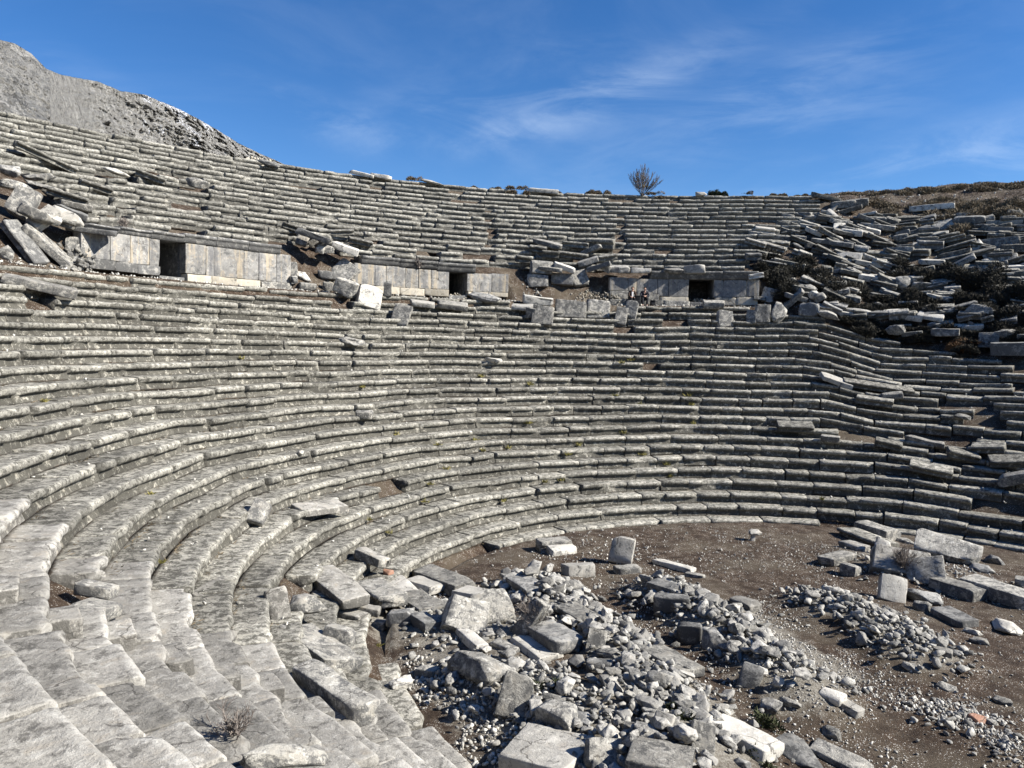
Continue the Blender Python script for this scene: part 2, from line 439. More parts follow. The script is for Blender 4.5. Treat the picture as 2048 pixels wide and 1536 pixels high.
def build_row(name_label, group, r, zf, depth, hgt, t_lo, t_hi, disorder, material, seed, gaps=(), lens=(.9, 2.3), miss=.002, steps=()):
    r_ = np.random.default_rng(seed)
    prof = PROF.copy(); prof[:, 0] = np.where(prof[:, 0] > .2, .2+(prof[:, 0]-.2)*(depth+.14-.2)/.63, prof[:, 0]); prof[:, 1] *= hgt/.42
    tm = (t_lo+t_hi)/2
    root = empty('seat_row', pol(r, tm, float(zf(tm))-hgt))
    tag(root, name_label, 'seat row', group)
    base = np.array(root.location)
    th = t_lo; cnt = 0; k = 0
    while th < t_hi:
        k += 1
        c0 = pol(r, th, zf(th)); dist = np.linalg.norm(c0-ORIG)
        L = r_.uniform(*lens); g = r_.uniform(.008, .042) if r_.random() < (.8 if dist > 14 else .45) else r_.uniform(.03, .085)
        dth = L/r; t1 = min(th+dth, t_hi)
        cut = False
        for ga, gb in gaps:                    # a gap: no blocks there
            if th < gb and t1 > ga:
                if th < ga-.3/r: t1 = ga; cut = True
                else: th = gb; cut = None
                break
        if cut is None: continue
        if t1-th < .35/r: th = t1+g/r; continue
        tmid = (th+t1)/2; Lb = (t1-th)*r
        dis = disorder(tmid)
        nxt = t1+g/r
        if not visible(pol(r+.3, tmid, float(zf(tmid)))) or r_.random() < miss+.018*max(0, dis-1):
            th = nxt; continue
        jr = r_.normal(0, .012)*dis*1.6; jz = r_.normal(0, .011)*dis*1.2; yaw = r_.normal(0, .006)*dis; tilt = r_.normal(0, .004)*dis; roll = r_.normal(0, .01)*dis
        if dist < 15: jz += r_.normal(0, .016); jr += r_.normal(0, .03); yaw += r_.normal(0, .012)
        jr = float(np.clip(jr, -.16, .16)); jz = float(np.clip(jz, -.07, .07))
        z0, z1 = float(zf(th)), float(zf(t1)); zc = (z0+z1)/2; slope = (z1-z0)/max(Lb, .1)
        step = float(np.clip(dist*.011, .055, .26))
        S = np.linspace(-Lb/2, Lb/2, max(3, int(Lb/step)+1))
        pr = prof
        if dist > 34: pr = prof[[0, 2, 4, 5, 7, 9, 11, 12, 14, 15, 16]]
        elif dist < 12:
            n = len(prof); tt = np.linspace(0, n-2, 2*(n-1)-1)
            pr = np.concatenate([np.stack([np.interp(tt, np.arange(n-1), prof[:-1, c]) for c in range(4)], 1), prof[-1:]])
        hs = r_.uniform(.94, 1.04)
        def place(s, u, z, hs=hs):
            a = tmid+s/r; rr = r+u+jr+yaw*s
            zz = zc+jz+z*hs+slope*s+tilt*s+roll*(u-.4)
            return np.stack([CX+rr*np.cos(a), CY+rr*np.sin(a), zz], 1)
        broken = None
        if r_.random() < .16+.06*min(dis, 3):
            a_ = r_.uniform(-.5, .3)*Lb; broken = (a_, a_+r_.uniform(.15, .5)*Lb, r_.uniform(.06, .17))
        elif r_.random() < .5:              # a knocked-off corner at a joint
            w_ = r_.uniform(.05, .2); e_ = r_.choice([-1, 1]); broken = (Lb/2-w_, Lb/2+1, r_.uniform(.12, .24)) if e_ > 0 else (-Lb/2-1, -Lb/2+w_, r_.uniform(.12, .24))
        V, Fc, so = sweep(pr, S, place, int(r_.integers(1 << 20)), chipamp=r_.uniform(.0, .10), amp=.015+.004*min(dis, 3), broken=broken)
        c = pol(r+.35, tmid, zc-.2)
        me = mesh_np('seat_block', V-c, Fc, {'soil': so, 'edge': np.tile(pr[:, 2], len(V)//len(pr))})
        me.materials.append(material(dist, tmid) if callable(material) else material)
        o = bpy.data.objects.new('seat_block', me); COL.objects.link(o); o.parent = root; o.location = c-base
        cnt += 1
        th = nxt
    if cnt == 0: bpy.data.objects.remove(root); return None
    return root

def px_th(r, *pts): return [hit_cyl(x, y, r)[0] for x, y in pts]

T_LO, T_HI = math.radians(22), math.radians(262)
def low_mat(dist, th): return M['worn'] if dist < 17 else M['seat']

def near_th(x, y, z):                   # theta of the point where a pixel's ray crosses height z
    d = ray(x, y); p = ORIG+d*((z-EYE)/d[2]); return math.atan2(p[1]-CY, p[0]-CX) % (2*PI)

FILL.append((3.10, 3.44))
for n in range(24):
    r = R0+n*DR
    lo, hi = T_LO, T_HI; gaps = []
    if n == 0: gaps = [(px_th(r, (1000, 1057))[0], near_th(700, 1330, 0)), (px_th(r, (1735, 1100))[0], px_th(r, (1640, 1060))[0])]
    if n == 1: gaps = [(px_th(r, (752, 1095))[0], near_th(735, 1215, .3))]
    if n == 2: gaps = [(px_th(r, (600, 1122))[0], near_th(655, 1330, .6))]
    if n == 3: gaps = [(near_th(556, 1155, 1.2), near_th(560, 1215, 1.2))]
    if n == 8: gaps = [(near_th(196, 1150, 3.3), near_th(190, 1215, 3.3))]
    if n == 23: lo = px_th(r, (1500, 612))[0]; gaps = [(px_th(r, (1245, 612))[0], px_th(r, (1020, 612))[0])]
    if n == 22: lo = px_th(r, (1650, 660))[0]
    if n == 21: lo = px_th(r, (1800, 705))[0]
    if n == 20: lo = px_th(r, (1910, 745))[0]
    if n == 19: lo = px_th(r, (2000, 775))[0]
    def dis(th, n=n):
        d = 1.0 + 3.4*float(smooth(TH_A+.06, TH_A-.1, th)) * (1 if n > 5 else .3)
        if n > 19: d += .8
        if 1.55 < th < 1.75 and n > 12: d += .5
        return d
    nm = ORD[n+1]
    lab = ('lowest curved stone seat row, half buried at the edge of the orchestra' if n == 0 else
           'topmost curved seat row of the lower tier, just under the gallery wall' if n == 23 else
           f'curved stone seat row of the lower tier, {nm} up from the orchestra floor')
    build_row(lab, 'curved seat rows of the lower tier', r, (lambda th, n=n: z_row(n, th)), DR, DH, lo, hi, dis, low_mat, 100+n, gaps)

def stairway(label, th, n0, n1, w, seed):  # half-height steps let into the rows
    r_ = np.random.default_rng(seed); root = empty('stairway', pol(R0+n0*DR, th, n0*DH)); tag(root, label, 'stairs', None, 'thing'); b0 = np.array(root.location)
    for n in range(n0, n1):
        r = R0+(n+1)*DR; t_ = th+r_.normal(0, .012); zt = z_row(n, t_)+DH*.5+r_.normal(0, .02); L = w*r_.uniform(.8, 1.15)
        V, Fc = rbox(L, .42, .32, seed*50+n, rad=.035, step=.07, chips=7, amp=.022, chip=.3)
        out = np.array([math.cos(t_), math.sin(t_), 0]); fr = np.stack([np.array([math.sin(t_), -math.cos(t_), 0]), out, [0, 0, 1]], 1)
        me = mesh_np('step', V, Fc); me.materials.append(M['worn' if seed < 2 else 'block']); o = bpy.data.objects.new('step', me); COL.objects.link(o); o.parent = root
        o.matrix_local = Matrix.LocRotScale(Vector(pol(r-.12, t_, float(zt)-.16)-b0), Matrix(fr.tolist()).to_quaternion(), None)
stairway('worn stairway of narrow half steps cutting down through the rows nearest the camera', near_th(400, 1335, 2.4), 3, 14, .8, 1)

# upper tier
XL = {1: (150, 448), 2: (140, 440), 3: (125, 430), 4: (112, 415), 5: (92, 395), 6: (66, 375)}
XR = {1: (1490, 525), 2: (1500, 515), 3: (1505, 505), 4: (1520, 497), 5: (1540, 490), 6: (1575, 480), 7: (1570, 472), 8: (1560, 462), 9: (1600, 450), 10: (1610, 441)}
for i in range(1, NU):
    r = RU+i*DU
    hi = px_th(r, XL[i])[0] if i in XL else math.radians(216)
    lo = px_th(r, XR.get(i, (1640, 420)))[0]
    t450 = px_th(r, (480, 400))[0]; t560 = px_th(r, (560, 470))[0]; t1250 = px_th(r, (1240, 500))[0]; t1500 = px_th(r, (1480, 480))[0]
    gaps = []
    if i == 15: gaps = [(px_th(r, (1360, 402))[0], px_th(r, (1340, 402))[0])]
    for xx in (985, 1243):               # worn stair lines
        if i in (4, 6, 7, 9, 11): 
            a = px_th(r, (xx+random.uniform(-6, 6), 450))[0]; gaps.append((a-.35/r, a+.35/r))
    def dis(th, i=i, t450=t450, t560=t560, t1250=t1250, t1500=t1500):
        d = 1.6
        d += 3.2*float(smooth(t450-.05, t450+.08, th))*float(np.interp(i, [0, 1, 3, 9, 11, 13], [1, 1.2, 1.3, 1, .35, .15]))
        if t1250 < th < t560: d += 3.0*float(np.interp(i, [1, 4, 6, 8], [1, 1, .5, 0]))
        d += 2.5*float(smooth(t1500, t1500-.08, th))*float(np.interp(i, [1, 9, 11], [1, 1, 0]))
        return d
    lab = (f'long seat row of the upper tier, {ORD[i]} above the gallery wall' if i < NU-1 else 'topmost weathered seat row along the crest of the upper tier')
    hz = .47
    build_row(lab, 'curved seat rows of the upper tier', r, (lambda th, i=i: z_up(i, th)), DU, .45, lo, hi, dis, M['seat_up'], 300+i, gaps, lens=(.9, 2.3), miss=.006)

# ------------------------------------------------------------------ gallery walls
def frame_at(th):                      # tangent (to the viewer's right), outward, up
    out = np.array([math.cos(th), math.sin(th), 0]); tan = np.array([math.sin(th), -math.cos(th), 0])
    return np.stack([tan, out, [0, 0, 1]], 1)

def put(V, Fc, name, material, parent, loc, Rm=None, smooth_=False, base=None):
    me = mesh_np(name, V, Fc, smooth_=smooth_); me.materials.append(material)
    o = bpy.data.objects.new(name, me); COL.objects.link(o)
    loc = np.asarray(loc, float)
    if parent is not None:
        o.parent = parent; loc = loc-np.array(parent.location)
    if Rm is None: o.location = loc
    else: o.matrix_local = Matrix.LocRotScale(Vector(loc), Matrix(np.asarray(Rm).tolist()).to_quaternion(), None)
    return o

DOORS = []
def wall_section(label, xs, tops, bots, door, plinth, seed, cor=None, ledge=None):
    """xs: panel edges in photo columns; tops/bots: interpolation tables of photo rows; door: (x0,x1) or None"""
    r_ = np.random.default_rng(seed)
    tx, ty = zip(*tops); bx, by = zip(*bots)
    zt = lambda x: hit_cyl(x, np.interp(x, tx, ty), RW)[1]
    zb = lambda x: hit_cyl(x, np.interp(x, bx, by), RW)[1]
    tt = lambda x: hit_cyl(x, np.interp(x, bx, by), RW)[0]
    xm = (xs[0]+xs[-1])/2
    WALLS.append((tt(xs[-1])-.004, tt(xs[0])+.004))
    root = empty('gallery_wall', pol(RW+.2, tt(xm), zb(xm)-.3)); tag(root, label, 'wall', 'gallery walls between the two tiers', 'thing')
    def slab(name, x0, x1, z0, z1, thick, proud, material, gap=.012, **kw):
        a, b = tt(x0), tt(x1); tm = (a+b)/2; L = abs(a-b)*RW-gap
        V, Fc = rbox(L, thick, z1-z0-gap, int(r_.integers(1 << 20)), rad=.018, step=.12, **kw)
        return put(V, Fc, name, material, root, pol(RW+thick/2-proud, tm, (z0+z1)/2), frame_at(tm))
    for x0, x1 in zip(xs[:-1], xs[1:]):
        if door and abs(x0-door[0]) < 2: continue
        xc = (x0+x1)/2
        slab('orthostat', x0, x1, zb(xc), zt(xc)+r_.uniform(-.03, .02), .5, r_.uniform(-.012, .012), M['wall'], gap=.02, chips=2, amp=.01, chip=.12, taper=.015)
    # plinth courses
    for x0, x1, h, kind in plinth:
        n = max(1, int(abs(x1-x0)/38)); e = np.linspace(x0, x1, n+1)
        for a, b in zip(e[:-1], e[1:]):
            zc = zb((a+b)/2)
            slab('plinth', a, b, zc-h, zc, .66, .09+r_.uniform(-.01, .02), M[kind], chips=3, amp=.012, taper=.02)
    for x0, x1, zl, zh, pr_ in ledge or []:
        n = max(1, int(abs(x1-x0)/45)); e = np.linspace(x0, x1, n+1)
        for a, b in zip(e[:-1], e[1:]): slab('ledge', a, b, zl, zh+r_.uniform(-.02, .02), .75, pr_, M['block'], chips=4, amp=.02)
    # cornice
    for a, b in cor or []:
        n = max(1, int(abs(b-a)/62)); e = np.linspace(a, b, n+1)
        for c, d in zip(e[:-1], e[1:]):
            c2, d2 = tt(c), tt(d); tm = (c2+d2)/2; L = abs(c2-d2)*RW-.02; xc = (c+d)/2
            z1 = float(z_cor(tm)); z0 = zt(xc)+.01; H = max(.25, z1-z0)
            pr = np.array([(.95, 0, 0, .6), (.1, 0, .2, 0), (-.16, -.01, 1, 0), (-.19, -.05, 1, 0), (-.18, -.32*H, .8, 0), (-.13, -.38*H, .5, 0), (-.10, -.5*H, .3, 0), (-.06, -.62*H, .2, 0), (-.05, -H, .1, 0), (.95, -H, 0, 1)])
            dz = r_.normal(0, .012)
            def place(s, u, z): 
                a_ = tm+s/RW; rr = RW+u; return np.stack([CX+rr*np.cos(a_), CY+rr*np.sin(a_), z1+dz+z], 1)
            V, Fc, so = sweep(pr, np.linspace(-L/2, L/2, max(3, int(L/.2))), place, int(r_.integers(1 << 20)), .05, .015)
            cc = pol(RW+.2, tm, z1-.2)
            me = mesh_np('cornice', V-cc, Fc, {'soil': so*0}); me.materials.append(M['dark'])
            o = bpy.data.objects.new('cornice', me); COL.objects.link(o); o.parent = root; o.location = cc-np.array(root.location)
    if door:
        a, b = tt(door[0]), tt(door[1]); DOORS.append((min(a, b), max(a, b)))
        xc = sum(door)/2; z0, z1 = zb(xc)-.45, zt(xc)+.02; tm = (a+b)/2; w = abs(a-b)*RW; dp = 2.9
        fr = frame_at(tm); way = empty('doorway', np.array(pol(RW, tm, z0))-np.array(root.location)); way.parent = root
        bl = np.array(root.location)+np.array(way.location)
        def part(name, L, W, H, off, material):
            V, Fc = rbox(L, W, H, int(r_.integers(1 << 20)), rad=.015, step=.2, chips=1, amp=.012, taper=0)
            me = mesh_np(name, V, Fc); me.materials.append(material)
            o = bpy.data.objects.new(name, me); COL.objects.link(o); o.parent = way
            loc = fr @ np.array(off); o.matrix_local = Matrix.LocRotScale(Vector(loc), Matrix(fr.tolist()).to_quaternion(), None)
        h = z1-z0
        part('jamb', .3, dp-.5, h, (-w/2-.15, .5+(dp-.5)/2, h/2), M['dark']); part('jamb', .3, dp-.5, h, (w/2+.15, .5+(dp-.5)/2, h/2), M['dark'])
        part('ceiling_slab', w+.6, dp-.45, .25, (0, .48+(dp-.45)/2, h+.12), M['dark']); part('back_wall', w+.6, .3, h+.2, (0, dp+.15, h/2), M['dark'])
        part('threshold', w-.02, dp-.1, .3, (0, dp/2, .02), M['dark'])
    return root

wall_section('gallery wall with stained upright panels and a tall dark doorway, nearest the mountain',
             [162, 221, 261, 299, 320, 371, 412, 428, 488, 518, 553, 582],
             [(162, 456), (221, 463), (320, 478), (371, 486), (518, 504), (582, 509)], [(162, 514), (221, 521), (300, 531), (320, 537), (371, 545), (400, 550), (518, 561), (582, 567)], (320, 371),
             [(140, 318, .42, 'dark'), (373, 520, .46, 'plinth'), (522, 582, .4, 'block')], 41, [(172, 560)])
wall_section('gallery wall of upright panels with a square dark doorway, left of the white rubble packing',
             [708, 750, 772, 811, 837, 862, 898, 934, 983, 1017],
             [(708, 525), (772, 531), (850, 538), (898, 543), (934, 545), (1017, 548)], [(708, 568), (750, 571), (811, 576), (898, 579), (934, 583), (1017, 586)], (898, 934),
             [(750, 897, .42, 'plinth'), (936, 1015, .25, 'plinth')], 42, [(722, 950)])
wall_section('gallery wall with a wide black doorway, behind the two seated people',
             [1219, 1256, 1273, 1314, 1337, 1377, 1427, 1446, 1493, 1518],
             [(1219, 553), (1256, 556), (1377, 559), (1518, 559)], [(1219, 580), (1256, 583), (1314, 592), (1377, 596), (1446, 595), (1518, 595)], (1377, 1427),
             [(1219, 1318, .5, 'block'), (1320, 1376, .3, 'plinth'), (1430, 1516, .5, 'plinth')], 43, [(1300, 1516)], [(1215, 1376, 9.5, 10.09, .62)])

# ------------------------------------------------------------------ the ground sheet
_g0 = ground
def ground(x, y):
    x = np.asarray(x, float); y = np.asarray(y, float)
    z = _g0(x, y); r = np.hypot(x-CX, y-CY); th = np.arctan2(y-CY, x-CX) % (2*PI)
    for a, b in DOORS:
        m = (th > a-.008) & (th < b+.008) & (r < RW+3.2) & (r > RW-.2)
        z = np.where(m, np.minimum(z, 23*DH-.35), z)
    return z

def build_ground():
    fine = np.arange(math.radians(18), math.radians(266), math.radians(.5))
    ths = set(np.round(fine, 6)) | set(np.round(np.arange(math.radians(266), math.radians(378), math.radians(3)), 6))
    for a, b in DOORS:
        for e in (a-.0081, a-.0079, b+.0079, b+.0081): ths.add(round(e, 6))
    ths = np.array(sorted(ths))
    rs = np.concatenate([np.arange(.15, R0+.2, .11), np.arange(R0+.26, R0+23*DR+.2, .23), np.arange(R0+23*DR+.25, RU+.8, .11), np.arange(RU+1.0, RU+DU*NU+3, .28),
                         RU+DU*NU+3+np.geomspace(.5, 3500, 42)])
    R_, T_ = np.meshgrid(rs, ths, indexing='ij'); nr, nt = R_.shape
    X = CX+R_*np.cos(T_); Y = CY+R_*np.sin(T_)
    Z = ground(X.ravel(), Y.ravel())
    V = np.concatenate([np.stack([X.ravel(), Y.ravel(), Z], 1), [[CX, CY, float(orch_z(np.array([CX]), np.array([CY]))[0])]]])
    idx = np.arange(nr*nt).reshape(nr, nt); nx = np.roll(idx, -1, axis=1)
    q = np.stack([idx[:-1], idx[1:], nx[1:], nx[:-1]], -1).reshape(-1, 4)
    tri = np.stack([np.full(nt, nr*nt), idx[0], nx[0]], -1)
    dust = np.zeros(len(V)); Pxy = V[:, :2]; near = np.hypot(Pxy[:, 0]-CX, Pxy[:, 1]-CY) < R0+1
    for pts, h, w in MOUNDS: dust[near] = np.maximum(dust[near], np.exp(-(seg_dist(Pxy[near], pts)/(w*1.15))**2)*min(1, h*1.7))
    lf = np.array([on_plane(x, y, 0) for x, y in [(620, 1150), (760, 1170), (900, 1330), (1050, 1500)]])
    dust[near] = np.maximum(dust[near], .75*np.exp(-(seg_dist(Pxy[near], lf)/1.5)**2)); tr = np.array([on_plane(x, y, 0) for x, y in [(1480, 1210), (1580, 1280), (1700, 1350)]])
    dust[near] = np.maximum(dust[near], .8*np.exp(-(seg_dist(Pxy[near], tr)/.6)**2))
    me = mesh_np('ground', V, [q, tri], {'dust': dust}, smooth_=True)
    m, nt_, b = mat('dry_soil'); N = NB(nt_); tc = N.n('ShaderNodeTexCoord'); v = tc.outputs['Object']
    a = N.noise(v, .35, 5, .6); c1 = N.noise(v, 2.4, 7, .7); f = N.noise(v, 22, 6, .75); p = N.noise(v, 60, 3, .6)
    c = N.mix(N.ramp(c1, .35, .65), (.026, .016, .010), (.066, .044, .028))
    c = N.mix(N.math('MULTIPLY', N.ramp(a, .46, .62), .8), c, (.085, .068, .048))
    c = N.mix(N.math('MULTIPLY', N.ramp(f, .55, .66), .7), c, (.11, .09, .066))
    vo = N.n('ShaderNodeTexVoronoi'); N.l(v, vo.inputs['Vector']); vo.inputs['Scale'].default_value = 24
    peb = N.math('MULTIPLY', N.ramp(vo.outputs['Distance'], .33, .25), N.ramp(N.math('ADD', N.math('MULTIPLY', c1, .5), N.math('MULTIPLY', p, .5)), .5, .56))
    c = N.mix(peb, c, (.55, .53, .48))
    at = N.n('ShaderNodeAttribute', attribute_name='dust')
    c = N.mix(N.ramp(N.math('ADD', N.math('MULTIPLY', at.outputs['Fac'], .9), N.math('MULTIPLY', N.math('SUBTRACT', c1, .5), 1.3)), .35, .8), c, N.mix(N.ramp(f, .4, .6), (.13, .115, .092), (.26, .245, .21)))
    N.l(c, b.inputs['Base Color'])
    bp = N.bump(N.math('ADD', f, N.math('MULTIPLY', c1, .7)), .9, .06); N.l(bp.outputs[0], b.inputs['Normal'])
    o = link('ground', me, m); tag(o, kind='structure')
    return o
build_ground()

# ------------------------------------------------------------------ mountain behind the left of the cavea
def build_mountain():
    sky = [(-400, 20), (-250, 50), (-120, 60), (0, 78), (30, 86), (62, 106), (92, 137), (118, 148), (150, 154), (200, 164), (240, 181), (290, 189), (330, 205), (380, 229), (430, 257), (480, 288), (545, 318), (620, 352), (700, 385), (800, 420)]
    sx, sy = zip(*sky)
    xs = np.linspace(-300, 800, 560); na = len(xs); nd = 210
    V = np.zeros((na, nd, 3)); snow = np.zeros((na, nd)); grass = np.zeros((na, nd))
    far = np.interp(xs, [-400, 100, 330, 560, 800], [260, 300, 620, 900, 1100])
    for i, x in enumerate(xs):
        d = ray(x, np.interp(x, sx, sy)); az = math.atan2(d[0], d[1]); el = d[2]/math.hypot(d[0], d[1])
        t = np.linspace(0, 1.25, nd); D = far[i]*(.70+.30*t)
        prof = np.where(t < 1, .10+(el-.10)*np.clip(t, 0, 1)**.9, el-(t-1)*.3)
        V[i, :, 0] = D*math.sin(az); V[i, :, 1] = D*math.cos(az); V[i, :, 2] = EYE+D*prof
    P = V.reshape(-1, 3); edge = np.tile(np.abs(np.linspace(0, 1.25, nd)-1) > .02, na)
    sc = np.repeat(far, nd)/600
    ss = (np.repeat(far, nd)/420)[:, None]; q = P*np.array([.030, .030, .026])/ss
    rid = 1-np.abs(fbm(q, 21, 5, .55))*2.2
    det = fbm(P*np.array([.11, .11, .09])/ss, 22, 6, .75)
    dirs = P.copy(); dirs[:, 2] = 0; dirs /= np.linalg.norm(dirs, axis=1, keepdims=True)
    D0 = np.linalg.norm(P[:, :2], axis=1); P = ORIG+(P-ORIG)*(1-(rid*24+det*34)*(.22+.78*smooth(.45, .9, np.repeat(far, nd)/600))*sc/D0)[:, None]
    P[:, 2] += (1.0*det*sc + 2.0*fbm(P*.05, 9, 3)*sc)*np.tile(1-.85*np.exp(-((np.linspace(0, 1.25, nd)-1)/.12)**2)*.75, na)
    idx = np.arange(na*nd).reshape(na, nd)
    f = np.stack([idx[:-1, :-1], idx[1:, :-1], idx[1:, 1:], idx[:-1, 1:]], -1).reshape(-1, 4)
    tt = np.tile(np.linspace(0, 1.25, nd), na); xx = np.repeat(xs, nd)
    snow = .72*smooth(200, 300, xx)*smooth(.5, .8, tt)*smooth(520, 420, xx)+.3*smooth(180, 260, xx)*smooth(.93, 1.0, tt)
    grass = smooth(330, 60, xx)*smooth(.62, .2, tt)
    me = mesh_np('mountain', P, [f], {'snow': snow, 'scree': grass}, smooth_=False)
    m, nt_, b = mat('mountain_rock'); N = NB(nt_); tc = N.n('ShaderNodeTexCoord')
    mp = N.n('ShaderNodeMapping'); N.l(tc.outputs['Object'], mp.inputs[0]); mp.inputs['Scale'].default_value = (1, 1, .8)
    v = mp.outputs[0]
    n1_ = N.noise(v, .022, 8, .65, .3); n2_ = N.noise(v, .12, 10, .75); n3_ = N.noise(v, .75, 8, .75)
    c = N.mix(N.ramp(n1_, .38, .62), (.38, .372, .35), (.56, .545, .51))
    c = N.mix(N.math('MULTIPLY', N.ramp(n2_, .52, .64), .7), c, (.38, .37, .345))
    mpv = N.n('ShaderNodeMapping'); N.l(tc.outputs['Object'], mpv.inputs[0]); mpv.inputs['Scale'].default_value = (1, 1, .45)
    vs_ = N.noise(mpv.outputs[0], .10, 8, .75, .6)
    c = N.mix(N.math('MULTIPLY', N.ramp(n3_, .5, .36), .75), c, (.11, .11, .10))
    c = N.mix(N.math('MULTIPLY', N.ramp(vs_, .44, .37), .8), c, (.075, .075, .072))
    fw = N.n('ShaderNodeTexNoise'); N.l(tc.outputs['Object'], fw.inputs['Vector']); fw.inputs['Scale'].default_value = .05; fw.inputs['Detail'].default_value = 8; fw.inputs['Roughness'].default_value = .7
    fm = N.n('ShaderNodeVectorMath', operation='MULTIPLY_ADD'); N.l(fw.outputs['Color'], fm.inputs[0]); fm.inputs[1].default_value = (34, 34, 34); N.l(tc.outputs['Object'], fm.inputs[2])
    fs = N.n('ShaderNodeMapping'); N.l(fm.outputs[0], fs.inputs[0]); fs.inputs['Scale'].default_value = (1, 1, .42)
    fis = None
    for sc_ in (.07, .21):
        vo = N.n('ShaderNodeTexVoronoi', feature='DISTANCE_TO_EDGE'); N.l(fs.outputs[0], vo.inputs['Vector']); vo.inputs['Scale'].default_value = sc_
        k_ = N.ramp(vo.outputs['Distance'], .12, .01); fis = k_ if fis is None else N.math('MAXIMUM', fis, N.math('MULTIPLY', k_, .7))
    c = N.mix(N.math('MULTIPLY', N.math('MULTIPLY', fis, .7), N.ramp(n1_, .40, .60)), c, (.13, .127, .12))
    ag = N.n('ShaderNodeAttribute', attribute_name='scree'); as_ = N.n('ShaderNodeAttribute', attribute_name='snow')
    gs = N.ramp(N.math('ADD', ag.outputs['Fac'], N.math('SUBTRACT', n2_, .5)), .35, .6)
    c = N.mix(gs, c, N.mix(N.ramp(n3_, .4, .6), (.16, .125, .09), (.33, .28, .21)))
    c = N.mix(N.math('MULTIPLY', gs, N.ramp(N.noise(v, .22, 3, .5), .62, .68)), c, (.03, .03, .02))
    geo = N.n('ShaderNodeNewGeometry'); sep = N.n('ShaderNodeSeparateXYZ'); N.l(geo.outputs['Normal'], sep.inputs[0])
    sn = N.math('ADD', N.math('ADD', as_.outputs['Fac'], N.math('MULTIPLY', N.math('SUBTRACT', n2_, .5), 2.4)), N.math('MULTIPLY', N.math('SUBTRACT', n1_, .5), 2.0))
    c = N.mix(N.ramp(sn, 1.0, 1.07), c, (.85, .87, .92))
    N.l(c, b.inputs['Base Color'])
    bp = N.bump(N.math('SUBTRACT', N.math('ADD', N.math('MULTIPLY', n2_, 1.5), N.math('MULTIPLY', n3_, .4)), N.math('MULTIPLY', fis, .5)), 1.0, 4.5); N.l(bp.outputs[0], b.inputs['Normal'])
    o = link('mountain', me, m); tag(o, kind='structure')
build_mountain()

